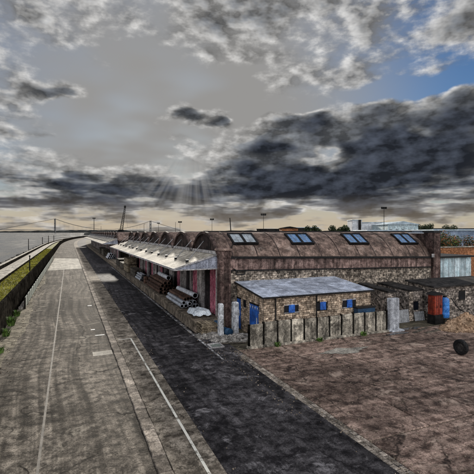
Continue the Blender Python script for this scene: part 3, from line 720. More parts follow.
# ------------------------------------------------------------------ the block-built annex
def blocks(b, p0, p1, z0, ztop, openings, bl=.30, bh=.15, th=.08, outward=(0, -1), gap=.022, jit=.008, seed=1):
    """courses of separate blocks along p0->p1; openings are (s0,s1,z0,z1)"""
    rr = random.Random(seed)
    p0, p1 = Vector(p0), Vector(p1); L = (p1-p0).length; dd = (p1-p0)/L; ow = Vector(outward)
    z = z0; row = 0
    while z < max(ztop(0), ztop(L))-.03:
        s = -(row % 2)*bl*.5
        while s < L:
            e = s+bl*rr.uniform(.85, 1.15)
            a, c = max(s, 0)+gap/2, min(e, L)-gap/2; s = e
            zt = min(z+bh-gap, ztop((a+c)/2)-.004)
            if c-a < .05 or zt-z < .03: continue
            segs = [(a, c)]
            for (o0, o1, q0, q1) in openings:
                if zt > q0+.01 and z < q1-.01:
                    ns = []
                    for (u0, u1) in segs:
                        if u1 <= o0 or u0 >= o1: ns.append((u0, u1)); continue
                        if u0 < o0-.04: ns.append((u0, o0))
                        if u1 > o1+.04: ns.append((o1, u1))
                    segs = ns
            pr = rr.uniform(0, .03)
            for (u0, u1) in segs:
                A, C = p0+dd*u0, p0+dd*u1; o_ = ow*pr; i_ = -ow*th
                b.add([(A.x+o_.x, A.y+o_.y, z), (C.x+o_.x, C.y+o_.y, z), (C.x+i_.x, C.y+i_.y, z), (A.x+i_.x, A.y+i_.y, z),
                       (A.x+o_.x, A.y+o_.y, zt), (C.x+o_.x, C.y+o_.y, zt), (C.x+i_.x, C.y+i_.y, zt), (A.x+i_.x, A.y+i_.y, zt)],
                      [(3, 2, 1, 0), (4, 5, 6, 7), (0, 1, 5, 4), (1, 2, 6, 5), (2, 3, 7, 6), (3, 0, 4, 7)])
        z += bh; row += 1
    return b
AX0, AX1, AY0, AY1 = 12.25, 21.4, 24.4, 29.1
ax = thing('brick_annex', 'low brick annex with pale blue-grey flat roof and blue window boards', 'building', (12.25, 24.4, 0))
zf = lambda s: 2.95
zs = lambda s: 2.95+.5*s/(AY1-AY0)
wins = [(1.55, 2.75, 1.88, 2.36), (4.25, 5.15, 1.88, 2.40), (6.5, 7.75, 1.88, 2.40)]
tag(blocks(MB(), (AX0, AY0), (AX1, AY0), 0, zf, wins, seed=2).build('front_blocks', 'block', ax), kind='stuff')
sd = [(.7, 2.2, 0, 2.30), (2.85, 3.4, 1.8, 2.35), (3.85, 4.62, 0, 2.32)]
tag(blocks(MB(), (AX0, AY0+.09), (AX0, AY1), 0, zs, sd, outward=(-1, 0), seed=3).build('side_blocks', 'block', ax), kind='stuff')
tag(blocks(MB(), (AX1, AY0+.09), (AX1, AY1), 0, zs, [], outward=(1, 0), seed=4).build('side_blocks', 'block', ax), kind='stuff')
b = MB()
b.add([(AX0+.02, AY0+.02, 0), (AX1-.02, AY0+.02, 0), (AX1-.02, AY1, 0), (AX0+.02, AY1, 0), (AX0+.02, AY0+.02, 2.93), (AX1-.02, AY0+.02, 2.93), (AX1-.02, AY1, 3.43), (AX0+.02, AY1, 3.43)],
      [(3, 2, 1, 0), (4, 5, 6, 7), (2, 3, 7, 6)])
# mortar backing just behind block faces with window holes left dark by recessed panes
b.build('core', 'mortar', ax)
def backing(p0, p1, ztop0, ztop1, ops, outward, name):
    b = MB(); p0, p1 = Vector(p0), Vector(p1); L = (p1-p0).length; dd = (p1-p0)/L; ow = Vector(outward)
    cuts = sorted({0, L, *[o[0] for o in ops], *[o[1] for o in ops]})
    for a, c in zip(cuts, cuts[1:]):
        mid = (a+c)/2; zt = ztop0+(ztop1-ztop0)*mid/L-.03
        spans = [(0, zt)]
        for o in ops:
            if o[0] < mid < o[1]: spans = [(0, o[2]), (o[3], zt)]
        for (q0, q1) in spans:
            if q1-q0 < .02: continue
            A, C = p0+dd*a-ow*.012, p0+dd*c-ow*.012; A2, C2 = A-ow*.05, C-ow*.05
            b.add([(A.x, A.y, q0), (C.x, C.y, q0), (C.x, C.y, q1), (A.x, A.y, q1), (A2.x, A2.y, q0), (C2.x, C2.y, q0), (C2.x, C2.y, q1), (A2.x, A2.y, q1)],
                  [(0, 1, 2, 3), (7, 6, 5, 4), (0, 4, 5, 1), (1, 5, 6, 2), (2, 6, 7, 3), (3, 7, 4, 0)])
    return b.build(name, 'mortar', ax)
backing((AX0+.02, AY0), (AX1-.02, AY0), 2.95, 2.95, wins, (0, -1), 'mortar_bed')
backing((AX0, AY0+.06), (AX0, AY1), 2.95, 3.45, sd, (-1, 0), 'mortar_bed')
for i, (s0, s1, q0, q1) in enumerate(wins):
    x0, x1 = AX0+s0, AX0+s1
    wo_ = MB().box((x0, AY0-.005, q0-.07), (x1, AY0+.05, q0)).box((x0, AY0-.02, q1), (x1, AY0+.05, q1+.09)).build('window', 'pale_beam' if i != 1 else 'dark_concrete', ax)
    MB().box((x0, AY0+.005, q0), (x1, AY0+.015, q1)).build('pane', 'window_dark', wo_)
    cx = [(x0+x1)/2+.02, x1-.36, (x0+x1)/2+.03][i]
    MB().box((cx-.24, AY0-.045, q0-.03), (cx+.24, AY0+.004, q1+.03)).box((cx-.24, AY0-.06, q0+.2), (cx+.24, AY0-.046, q0+.26)).build('window_board', 'blue_paint', wo_)
def door(parent, y0, y1, zt, leaves, marks):
    dm = MB()
    n = leaves*3
    for k in range(n):
        a, c = y0+(y1-y0)*k/n, y0+(y1-y0)*(k+1)/n
        dm.box((AX0-.03, a+.008, .02), (AX0+.01, c-.008, zt))
    dm.box((AX0+.010, y0, 0), (AX0+.016, y1, zt))
    d_ = dm.build('door', 'blue_paint', parent)
    for k in range(marks):
        yy = y0+.18+(y1-y0-.36)*k/max(1, marks-1)
        MB().add([(AX0-.034, yy-.09, zt-.10), (AX0-.034, yy+.09, zt-.10), (AX0-.034, yy, zt-.34), (AX0-.031, yy-.09, zt-.10), (AX0-.031, yy+.09, zt-.10), (AX0-.031, yy, zt-.34)],
                 [(0, 1, 2), (5, 4, 3), (0, 3, 4, 1), (1, 4, 5, 2), (2, 5, 3, 0)]).build('white_mark', 'white_paint', d_)
    MB().box((AX0-.06, y0+.22, 1.0), (AX0-.031, y0+.30, 1.45)).build('handle_plate', 'white_paint', d_)
    MB().box((AX0-.04, y0-.06, zt+.002), (AX0+.05, y1+.06, zt+.12)).build('lintel', 'dark_concrete', d_)
door(ax, AY0+.79, AY0+2.29, 2.28, 2, 4); door(ax, AY0+3.94, AY0+4.65, 2.30, 1, 0)
w1 = MB().box((AX0-.01, AY0+2.94, 1.74), (AX0+.04, AY0+3.49, 1.80)).build('window', 'pale_beam', ax)
MB().box((AX0+.012, AY0+2.94, 1.80), (AX0+.02, AY0+3.49, 2.35)).build('pane', 'window_dark', w1)
# roof: felt sheets on a deck with dark edge
b = MB(); o = .22
RX0, RX1, RY0, RY1 = AX0-o, AX1+o, AY0-o, AY1+.09
zq = lambda y: 2.98+.5*(y-AY0)/(AY1-AY0)
def slope_box(x0, x1, y0, y1, lo, hi, name, mname, parent):
    v = [(x0, y0, zq(y0)+lo), (x1, y0, zq(y0)+lo), (x1, y1, zq(y1)+lo), (x0, y1, zq(y1)+lo), (x0, y0, zq(y0)+hi), (x1, y0, zq(y0)+hi), (x1, y1, zq(y1)+hi), (x0, y1, zq(y1)+hi)]
    return MB().add(v, [(3, 2, 1, 0), (4, 5, 6, 7), (0, 1, 5, 4), (1, 2, 6, 5), (2, 3, 7, 6), (3, 0, 4, 7)]).build(name, mname, parent)
rf = slope_box(RX0, RX1, RY0, RY1, 0, .10, 'roof', 'black_metal', ax)
nsh = 7
for k in range(nsh):
    x0, x1 = RX0+.04+(RX1-RX0-.08)*k/nsh, RX0+.04+(RX1-RX0-.08)*(k+1)/nsh
    slope_box(x0+.012, x1-.012, RY0+.05+rnd.uniform(0, .05), RY1-.02, .102, .118+.008*(k % 2), 'felt_sheet', 'felt_blue', rf)
for xx in (AX0+.85, AX0+4.18):
    MB().tube((xx, AY0-.09, 0), (xx, AY0-.09, 2.95), .045).build('drainpipe', 'black_metal', ax)

# ------------------------------------------------------------------ concrete panel fence
cf = thing('concrete_fence', 'grey concrete panel fence standing in front of the brick annex', 'fence', (10.7, 23.5, 0))
FX0, FX1, FN = 10.72, 22.1, 11
for k in range(FN):
    x0 = FX0+(FX1-FX0)*k/FN; w_ = (FX1-FX0)/FN; h = 1.55+rnd.uniform(-.05, .05)
    b = MB(); b.bev((x0+.055, 23.46, .14), (x0+w_-.055, 23.56, h), .03, .012); b.build('panel', 'panel_concrete', cf)
    b = MB(); b.box((x0-.05, 23.42, .10), (x0+.05, 23.60, h+.02), .008); b.build('post', 'dark_concrete', cf)
b = MB(); b.box((FX1-.05, 23.42, .10), (FX1+.05, 23.60, 1.6)); b.build('post', 'dark_concrete', cf)
for k in range(6):
    x0 = FX0-.1+(FX1-FX0+.2)*k/6
    MB().bev((x0+.01, 23.24, -.02), (x0+(FX1-FX0+.2)/6-.01, 23.75, .135), .025, .01).build('plinth_stone', 'panel_concrete', cf)

t_ = thing('steel_chest', 'dark blue steel chest behind the panel fence at the annex corner', 'chest', (20.4, 24.0, 0))
MB().box((19.7, 23.78, .0), (21.3, 24.28, 1.82)).build('body', 'blue_drum', t_); MB().bev((19.64, 23.72, 1.823), (21.36, 24.33, 1.9), .02).build('lid', 'black_metal', t_)
def bollard(x, y, h, w_, label):
    t_ = thing('concrete_post', label, 'post', (x, y, 0), 'white concrete posts by the shed corner')
    b = MB(); r = w_/2
    b.bev((x-r, y-r, .12), (x+r, y+r, h), .06, .012); b.build('shaft', 'white_post', t_)
    b = MB(); b.bev((x-r*1.5, y-r*1.5, -.02), (x+r*1.5, y+r*1.5, .118), .04, .02); b.build('foot', 'pale_concrete', t_)
bollard(10.0, 26.8, 2.4, .34, 'white concrete post in front of the brick corner pier of the shed')
bollard(11.2, 27.0, 2.4, .40, 'thicker white concrete post beside the blue doors of the annex')
t_ = thing('concrete_pillar', 'tall pale grey concrete slab pillar at the right end of the panel fence', 'pillar', (22.7, 23.4, 0))
MB().bev((22.25, 23.2, .13), (23.1, 23.55, 2.5), .04, .01).build('slab', 'grey_slab', t_)
MB().bev((22.15, 22.95, -.02), (23.4, 23.7, .128), .05, .02).build('foot', 'grey_slab', t_)

# ------------------------------------------------------------------ stone lean-tos against the shed front
def leanto(x0, x1, y0, y1, zfr, zbk, label, seed, ovr=(.1, .1), extra=None):
    t_ = thing('stone_outhouse', label, 'building', (x0, y0, 0))
    ops = extra or []
    tag(blocks(MB(), (x0, y0), (x0, y1), 0, lambda s: zfr+(zbk-zfr)*s/(y1-y0), [], .24, .14, outward=(-1, 0), jit=.02, seed=seed).build('side_stones', 'rubble_stone', t_), kind='stuff')
    tag(blocks(MB(), (x0, y0), (x1, y0), 0, lambda s: zfr, ops, .26, .15, outward=(0, -1), seed=seed+1).build('front_stones', 'rubble_stone', t_), kind='stuff')
    b = MB(); b.add([(x0+.012, y0+.012, 0), (x1, y0+.012, 0), (x1, y1, 0), (x0+.012, y1, 0), (x0+.012, y0+.012, zfr-.02), (x1, y0+.012, zfr-.02), (x1, y1, zbk-.02), (x0+.012, y1, zbk-.02)],
                    [(3, 2, 1, 0), (4, 5, 6, 7), (0, 1, 5, 4), (1, 2, 6, 5), (2, 3, 7, 6), (3, 0, 4, 7)]); b.build('core', 'mortar', t_)
    ox, oy = ovr
    z0_, z1_ = zfr+.01, zbk+.01; sl = (zbk-zfr)/(y1-y0)
    b = MB(); v = []
    for dz_ in (0, .13):
        v += [(x0-ox, y0-oy, z0_-sl*oy+dz_), (x1+.05, y0-oy, z0_-sl*oy+dz_), (x1+.05, y1, z1_+dz_), (x0-ox, y1, z1_+dz_)]
    b.add(v, [(3, 2, 1, 0), (4, 5, 6, 7), (0, 1, 5, 4), (1, 2, 6, 5), (2, 3, 7, 6), (3, 0, 4, 7)]); b.build('roof', 'dark_felt', t_)
    return t_
leanto(24.2, 25.0, 25.5, 29.1, 2.5, 2.75, 'narrow dark stone outhouse behind the grey concrete pillar', 11)
l2 = leanto(26.4, 27.9, 25.4, 29.1, 2.5, 2.72, 'small rubble stone outhouse left of the red cabinet', 15, extra=[(.45, 1.0, .9, 1.6)])
MB().box((26.85, 25.39, .9), (27.4, 25.41, 1.6)).build('window', 'window_dark', l2)
MB().box((26.3, 25.30, 0), (26.72, 25.362, 2.45)).build('quoin', 'facade_stone', l2)
l3 = leanto(28.3, 36.5, 24.7, 27.4, 2.85, 3.05, 'flat-roofed stone outbuilding with thick dark roof edge at far right', 21, ovr=(.35, .4), extra=[(3.05, 3.9, 1.6, 2.3)])
MB().box((31.35, 24.70, 1.6), (32.2, 24.715, 2.3)).build('window', 'window_dark', l3)
def corrugated(x0, x1, y, z1, label):
    b = MB(); n = int((x1-x0)/.09); v = []
    for k in range(n+1):
        yy = y+(.03 if k % 2 else -.03)
        v += [(x0+(x1-x0)*k/n, yy, 0), (x0+(x1-x0)*k/n, yy+.12, z1)]
    f = [(2*k, 2*k+2, 2*k+3, 2*k+1) for k in range(n)]
    m0 = len(v); v += [(a, b_+.03, c) for a, b_, c in v]; f += [tuple(i+m0 for i in reversed(q_)) for q_ in f]
    b.add(v, f); tag(b.build('corrugated_sheet', 'steel', origin=None), label, 'metal sheet')
corrugated(24.95, 26.2, 25.15, 1.05, 'grey corrugated sheet leaning between the two stone outhouses')
corrugated(22.9, 24.1, 25.0, 1.1, 'grey corrugated sheet behind the panel fence by the pillar')
corrugated(26.8, 28.0, 25.2, .75, 'low grey corrugated sheet under the outhouse window')

# red cabinet, blue tank, heap
t_ = thing('red_cabinet', 'tall red steel cabinet with dark hood beside a blue tank', 'cabinet', (27.75, 24.0, 0))
MB().box((27.35, 23.75, .742), (28.25, 24.35, 2.35)).build('body', 'red_paint', t_)
for a, c in ((27.38, 27.785), (27.815, 28.22)):
    d_ = MB().box((a, 23.70, .80), (c, 23.748, 2.28)).build('door', 'red_paint', t_)
    MB().box((a+.05, 23.675, .88), (c-.05, 23.699, 1.2)).build('door_panel', 'red_paint', d_)
    MB().tube(((a+c)/2, 23.66, 1.3), ((a+c)/2, 23.66, 1.55), .02).build('handle', 'black_metal', d_)
b = MB(); hp = [(27.2+1.2*k/10, 2.36+.22*math.sin(math.pi*k/10)) for k in range(11)]
b.prism(hp, 23.6, 24.45, 'y'); b.build('hood', 'black_metal', t_)
MB().box((27.33, 23.66, -.02), (28.27, 24.4, .74)).build('shade_plinth', 'black_metal', t_)  # black box: dark stuff and shadow at the cabinet foot, put into colour
t_ = thing('blue_tank', 'bright blue upright plastic tank right of the red cabinet', 'tank', (28.75, 23.9, 0))
MB().lathe([(.30, .42), (.34, .5), (.34, .85), (.325, .88), (.34, .91), (.34, 1.35), (.325, 1.38), (.34, 1.41), (.34, 1.85), (.30, 1.98), (.16, 2.06), (.14, 2.1)], (28.75, 23.9, 0), 20).build('body', 'blue_plastic', t_)
MB().lathe([(.13, 2.1), (.15, 2.11), (.15, 2.2), (.12, 2.22)], (28.75, 23.9, 0), 14).build('cap', 'black_metal', t_)
MB().box((28.4, 23.55, -.02), (29.1, 24.25, .06)).box((28.45, 23.6, .06), (28.6, 24.2, .42)).box((28.9, 23.6, .06), (29.05, 24.2, .42)).box((28.4, 23.55, .36), (29.1, 24.25, .419)).build('stand', 'timber_dark', t_)
b = MB(); pts = []
for k in range(15):
    s = k/14; pts.append((28.95+1.5*s, 23.5-.5*s, 2.1-1.25*s-.35*math.sin(math.pi*s)))
tag(b.path(pts, .035).build('hose', 'rubber'), 'black hose hanging from the blue tank onto the sand heap', 'hose')
def heap(name, cx, cy, rx, ry, h, mname, label, cat, seed):
    rr = random.Random(seed); b = MB(); N, M = 14, 40; v = []; pk = [(rr.uniform(0, 6.28), rr.randint(2, 6), rr.uniform(.03, .10)) for _ in range(5)]
    for i in range(N+1):
        s = i/N
        for j in range(M):
            a = 2*math.pi*j/M; k = 1+sum(c*math.sin(f_*a+p_) for p_, f_, c in pk)
            z = h*(1-s)**.8*(1+.28*sum(c*6*math.sin(f_*a*1.3+p_+s*9) for p_, f_, c in pk)*s*(1-s))+rr.uniform(-.045, .045)*(1 if i < N else 0)
            v.append((cx+rx*s*k*math.cos(a)+rr.uniform(-.04, .04), cy+ry*s*k*math.sin(a)+rr.uniform(-.04, .04), max(-.02, z) if i < N else -.02))
    b.add(v, [(i*M+j, i*M+(j+1) % M, (i+1)*M+(j+1) % M, (i+1)*M+j) for i in range(N) for j in range(M)])
    for _ in range(240):
        a = rr.uniform(0, 6.28); s = rr.random()**.5*1.12; x, y = cx+rx*s*math.cos(a), cy+ry*s*math.sin(a); z = max(0, h*(1-min(1, s))**.8); q_ = rr.uniform(.03, .11)
        b.box((x-q_, y-q_, z-q_*.5), (x+q_, y+q_, z+q_), q_*.4)
    return tag(b.build(name, mname, origin=(cx, cy, 0)), label, cat, kind='stuff')
heap('sand_heap', 28.6, 21.9, 2.3, 1.2, 1.15, 'sand', 'heap of tan sand and rubble in front of the blue tank', 'sand heap', 4)
heap('rubble_heap', 10.7, 26.0, 1.5, .9, .22, 'rubble', 'low scatter of pale rubble round the white posts', 'rubble', 9)
heap('rubble_heap', 9.4, 27.3, 1.0, .7, .25, 'rubble', 'low scatter of rubble in front of the stacked pallets', 'rubble', 12)
# tyre standing at the right edge
t_ = thing('lorry_tyre', 'black lorry tyre standing on the yard at the right edge', 'tyre', (22.1, 17.25, .46))
b = MB(); N = 28; prof = [(.26, -.10), (.30, -.13), (.42, -.13), (.46, -.09), (.46, .09), (.42, .13), (.30, .13), (.26, .10)]
v = [(22.1+y_, 17.25+r*math.cos(2*math.pi*i/N), .465+r*math.sin(2*math.pi*i/N)) for i in range(N) for r, y_ in prof]
b.add(v, [(i*8+k, i*8+(k+1) % 8, ((i+1) % N)*8+(k+1) % 8, ((i+1) % N)*8+k) for i in range(N) for k in range(8)], True); b.build('tread', 'rubber', t_)
b = MB(); b.tube((22.02, 17.25, .465), (22.18, 17.25, .465), .258, n=20); b.build('rim', 'dark_felt', t_)

# ------------------------------------------------------------------ goods on the platform
def pipe_mesh(L, r, ri, mname, n=14):
    b = MB(); v = []
    for y_, rr_ in ((0, r), (L, r), (0, ri), (.5, ri)):
        for i in range(n):
            a = 2*math.pi*i/n; v.append((rr_*math.cos(a), y_, rr_*math.sin(a)))
    b.add(v, [(i, (i+1) % n, n+(i+1) % n, n+i) for i in range(n)], True)
    b.add(v, [(i, (i+1) % n, 2*n+(i+1) % n, 2*n+i) for i in range(n)]); b.add(v, [tuple(range(n, 2*n))])
    b.cur = 1; b.add(v, [(2*n+i, 2*n+(i+1) % n, 3*n+(i+1) % n, 3*n+i) for i in range(n)], True); b.add(v, [tuple(range(3*n, 4*n))])
    return b.mesh('pipe', [mname, 'pipe_inside'])
DZ = .853
def bearer(x0, x1, y, label):
    tag(MB().box((x0, y-.06, DZ), (x1, y+.06, DZ+.10)).build('timber_bearer', 'timber_dark', origin=((x0+x1)/2, y, DZ)), label, 'timber', 'bearers under the pipes')
PS = pipe_mesh(5.6, .155, .125, 'silver_pipe'); PR = pipe_mesh(5.6, .14, .11, 'rust'); PR2 = pipe_mesh(7.6, .17, .14, 'rust'); PW = pipe_mesh(5.2, .24, .20, 'white_pipe')
# silver bundle, two rows of five and a nested third row, rust pipes behind
ORD = ['first', 'second', 'third', 'fourth', 'fifth']
for r_i, (n_, z_, off) in enumerate(((5, 0, 0), (4, .275, .16), (3, .55, .32))):
    for k in range(n_):
        me = PS if r_i < 2 else PR
        o_ = inst('pipe', me, (9.0+off+.32*k, 33.3+rnd.uniform(-.4, .4)+(.5 if r_i == 2 else 0), DZ+.10+.156+z_), 0)
        tag(o_, (f'silver pipe, {ORD[k]} from the road in the {("bottom", "second")[r_i]} row near the pallets' if r_i < 2 else f'rusty pipe, {ORD[k]} from the road on top of the silver bundle'), 'pipe', 'silver pipe bundle' if r_i < 2 else 'rusty pipes on the silver bundle')
tag(inst('pipe', PW, (10.32, 34.1, DZ+1.02), R(2)), 'thick bright white pipe on top of the silver and rusty pipes', 'pipe')
for y, w_ in ((33.9, 'near end'), (36.2, 'middle'), (38.4, 'far end')): bearer(8.85, 10.5, y, f'dark timber bearer under the {w_} of the silver pipe bundle')
for r_i, (n_, z_) in enumerate(((5, 0), (5, .345), (4, .69), (3, 1.03))):
    for k in range(n_):
        o_ = inst('pipe', PR2, (8.95+.345*k+(.17 if r_i > 1 else 0)*(r_i-1), 41.6+rnd.uniform(-.6, .6), DZ+.10+.172+z_), R(rnd.uniform(-.5, .5)))
        tag(o_, f'rusty pipe, {ORD[k]} from the road, {ORD[r_i]} row up in the tall bundle', 'pipe', 'rusty pipe bundle')
tag(inst('pipe', PW, (10.0, 43.0, DZ+1.65), R(-1)), 'pale pipe lying on top of the tall rusty bundle', 'pipe')
for y, w_ in ((42.5, 'near end'), (45.4, 'middle'), (48.2, 'far end')): bearer(8.82, 10.62, y, f'dark timber bearer under the {w_} of the rusty pipe bundle')
# drums and coils further on
def drum_mesh(mname, h=.88, r=.29):
    return MB().lathe([(r-.01, 0), (r, .02), (r, h*.32), (r+.015, h*.335), (r, h*.35), (r, h*.65), (r+.015, h*.665), (r, h*.68), (r, h-.02), (r-.01, h), (r-.03, h), (r-.03, h-.02)], n=18).mesh('drum', mname)
DB = drum_mesh('blue_drum'); DR = drum_mesh('rust'); DK = drum_mesh('black_metal')
tag(inst('drum', DB, (10.25, 28.05, .0)), 'dark blue drum beside the pallet stack near the corner pier', 'drum')
tag(inst('drum', DB, (10.35, 27.42, .29), rot=(R(90), 0, R(20))), 'dark blue drum lying on its side by the brick pier', 'drum')
for (x, y, me, lb) in ((9.2, 52.4, DR, 'rusty drum left of the coils beyond the rusty pipe bundle'), (9.9, 53.0, DK, 'black drum beside the rusty drum on the platform'), (9.3, 54.4, DK, 'black drum behind the rusty drum on the platform')):
    tag(inst('drum', me, (x, y, DZ)), lb, 'drum', 'drums on the platform')
# pallets
def pallet_mesh():
    b = MB()
    for k in range(3): b.box((.03, .02+.52*k, .022), (1.17, .12+.52*k, .10))
    for k in range(6): b.box((.205*k, 0, .102), (.205*k+.15, 1.2, .124))
    for k in range(3): b.box((.02+.5*k, 0, 0), (.14+.5*k, 1.2, .020))
    for k in range(3):
        b.box((0.0, .02+.52*k, .03), (.028, .12+.52*k, .09))
    return b.mesh('pallet', 'timber')
PM = pallet_mesh()
for k in range(7):
    tag(inst('pallet', PM, (8.75+rnd.uniform(-.05, .05), 27.95-.65+rnd.uniform(-.05, .05)-.0, .004+.126*k), rnd.uniform(-.04, .04)),
        ['bottom wooden pallet of the stack at the platform end', 'second wooden pallet from the bottom of the stack', 'third wooden pallet from the bottom of the stack', 'middle wooden pallet of the stack at the platform end', 'third wooden pallet from the top of the stack', 'second wooden pallet from the top of the stack', 'topmost wooden pallet of the stack at the platform end'][k], 'pallet', 'pallet stack')
# tarpaulin thrown over a crate
t_ = thing('covered_crate', 'crate under a crumpled pale tarpaulin behind the pallet stack', 'crate', (9.6, 30.6, DZ))
MB().box((8.95, 29.6, DZ), (10.1, 31.3, DZ+.42)).build('crate', 'timber_dark', t_)
b = MB(); N = 16; v = []; rr = random.Random(5)
for i in range(N+1):
    for j in range(N+1):
        x, y = 8.8+1.5*i/N, 29.45+2.0*j/N
        ex = max(0, 8.95-x, x-10.1, 29.6-y, y-31.3); z = DZ+.53+.10*math.sin(i*.9+j*.4)*.5+rr.uniform(-.02, .03)-ex*2.2
        v.append((x, y, max(DZ+.02, z)))
b.add(v, [(i*(N+1)+j, (i+1)*(N+1)+j, (i+1)*(N+1)+j+1, i*(N+1)+j+1) for i in range(N) for j in range(N)], True); b.build('tarpaulin', 'tarp', t_)
# timber packs between the sheds
def pack(x, y, z, w_, L, h, label, mname):
    t_ = thing('timber_pack', label, 'timber', (x, y, z), 'timber packs')
    b = MB(); nx, nz = max(3, int(w_/.2)), max(3, int(h/.12))
    for i in range(nx):
        for k in range(nz):
            e = rnd.uniform(-.08, .08)
            b.box((x+w_*i/nx+.006, y+e, z+.1+h*k/nz+.005), (x+w_*(i+1)/nx-.006, y+L+e, z+.1+h*(k+1)/nz-.005))
    tag(b.build('boards', mname, t_), kind='stuff')
    b = MB()
    for q_ in (.2, .8): b.box((x, y+L*q_-.05, z), (x+w_, y+L*q_+.05, z+.098))
    b.build('skids', 'timber_dark', t_)
for i, (x, y, z, w_, L, h, lb, mm) in enumerate((
    (8.9, 60, DZ, 1.2, 4.5, 1.0, 'dark timber pack nearest the drums on the platform', 'timber_dark'),
    (8.8, 67, DZ, 1.5, 5.0, 1.1, 'pale timber pack at the bottom of the tall stack', 'timber'),
    (8.85, 67.1, DZ+1.21, 1.4, 4.8, 1.0, 'pale timber pack on top of the tall stack', 'timber'),
    (8.8, 73, DZ, 1.5, 5.0, 1.0, 'dark timber pack behind the tall pale stack', 'timber_dark'),
    (8.85, 79.5, DZ, 1.5, 5.0, 1.3, 'dark timber pack at the end of the first shed', 'timber_dark'))): pack(x, y, z, w_, L, h, lb, mm)
for r_i, n_ in enumerate((4, 3, 2)):
    for k in range(n_):
        o_ = inst('pipe', PW, (8.98+.49*k+.245*r_i, 103+rnd.uniform(-.4, .4), DZ+.243+.426*r_i), 0)
        tag(o_, f'white pipe, {ORD[k]} from the road, {ORD[r_i]} row up before the second shed', 'pipe', 'white pipes by the second shed')
for (y, lb) in ((118, 'dark pack in front of the second shed, nearer of two'), (130, 'dark pack in front of the second shed, farther of two')): pack(8.9, y, DZ, 1.6, 7, 1.7, lb, 'timber_dark')
# manhole frame and planks by the corner
t_ = thing('drain_frame', 'open metal drain frame in the asphalt near the shed corner', 'drain', (8.9, 24.8, 0))
MB().box((8.45, 24.3, .003), (9.35, 24.38, .07)).box((8.45, 25.2, .003), (9.35, 25.28, .07)).box((8.45, 24.38, .003), (8.53, 25.2, .07)).box((9.27, 24.38, .003), (9.35, 25.2, .07)).build('rim', 'pale_beam', t_)
MB().box((8.53, 24.38, .0035), (9.27, 25.2, .02)).build('cover', 'grey_green', t_)
for k, (x, y, a, L, lb) in enumerate(((24.6, 22.6, 20, 2.4, 'dark plank lying on the yard left of the sand heap'), (25.2, 22.0, 8, 1.8, 'shorter dark plank near the sand heap'), (10.2, 24.9, -15, 1.6, 'dark plank lying in rubble before the annex doors'))):
    tag(inst('plank', MB().box((-L/2, -.11, 0), (L/2, .11, .045)).mesh('plank', 'timber_dark'), (x, y, .02), R(a)), lb, 'plank')

# ------------------------------------------------------------------ beyond the shed on the right
t_ = thing('pale_blue_shed', 'pale blue sheet-walled shed behind the outbuilding at the right edge', 'building', (36.5, 33, 0))
MB().box((35.6, 33, 0), (44, 38, 4.55)).build('wall', 'pale_blue_sheet', t_)
for k in range(9): MB().box((35.8+.9*k, 32.97, 0), (35.84+.9*k, 32.998, 4.5)).build('sheet_joint', 'steel', t_)
MB().bev((35.3, 32.7, 4.555), (44.3, 38.3, 4.75), .04).build('roof', 'black_metal', t_)
t_ = thing('brick_boundary_wall', 'low orange brick wall below the bushes at the right', 'wall', (38, 45, 0))
MB().box((38, 45, 0), (70, 45.4, 5.05)).build('brickwork', 'orange_brick', t_); MB().bev((37.9, 44.9, 5.055), (70.1, 45.5, 5.2), .04).build('coping', 'pale_concrete', t_)

def tree(x, y, z0, h, rx, n, mats, label, name='bush', cat='bush', seed=1, leaf=.16, group=None, trunk=.35):
    rr = random.Random(seed); t_ = thing(name, label, cat, (x, y, z0), group)
    b = MB(); top = Vector((x, y, z0+h*trunk)); b.tube((x, y, z0-.05), top, .045*h, .03*h)
    cl = []
    for k in range(9):
        a = 2*math.pi*k/9+rr.uniform(-.3, .3); q_ = Vector((x+rx*.65*math.cos(a)*rr.uniform(.4, 1), y+rx*.65*math.sin(a)*rr.uniform(.4, 1), z0+h*rr.uniform(.42, .92)))
        b.tube(top, q_, .02*h, .006*h, 5); cl.append(q_)
    b.build('trunk', 'bark', t_)
    for ci, mname in enumerate(mats):
        c = MB()
        for k in range(n//len(mats)):
            p0 = rr.choice(cl); s = rx*.5
            dv = Vector((rr.gauss(0, 1), rr.gauss(0, 1), rr.gauss(0, 1))).normalized()*rr.random()**.45; p_ = p0+Vector((dv.x*s, dv.y*s, dv.z*min(h*.16, s*1.1)))
            p_.z = max(z0+.1, p_.z)
            e1 = Vector((rr.gauss(0, 1), rr.gauss(0, 1), rr.gauss(0, 1))).normalized()*leaf*rr.uniform(.6, 1.4); e2 = e1.orthogonal().normalized()*e1.length*.6
            c.add([p_-e1, p_+e2, p_+e1, p_-e2], [(0, 1, 2, 3)])
        c.build('crown', mname, t_)
    return t_
bl_ = ['leftmost dark bush above the orange brick wall', 'rust-flecked bush second from left above the brick wall', 'dark bush in the middle above the brick wall', 'rightmost bush above the orange brick wall', 'bush at the frame edge above the brick wall']
for k in range(5):
    tree(56.5+3.6*k, 48.5+rnd.uniform(-1, 1.5), 0, 7.0+rnd.uniform(-.5, .4)-(.5 if k == 3 else 0), 2.3, 2600, ['leaf_dark', 'leaf_dark', 'leaf_rust', 'leaf_green'] if k % 2 else ['leaf_dark', 'leaf_dark', 'leaf_dark', 'leaf_rust'], bl_[k], 'bush', 'bush', 30+k, .13, 'bushes above the brick wall', .3)

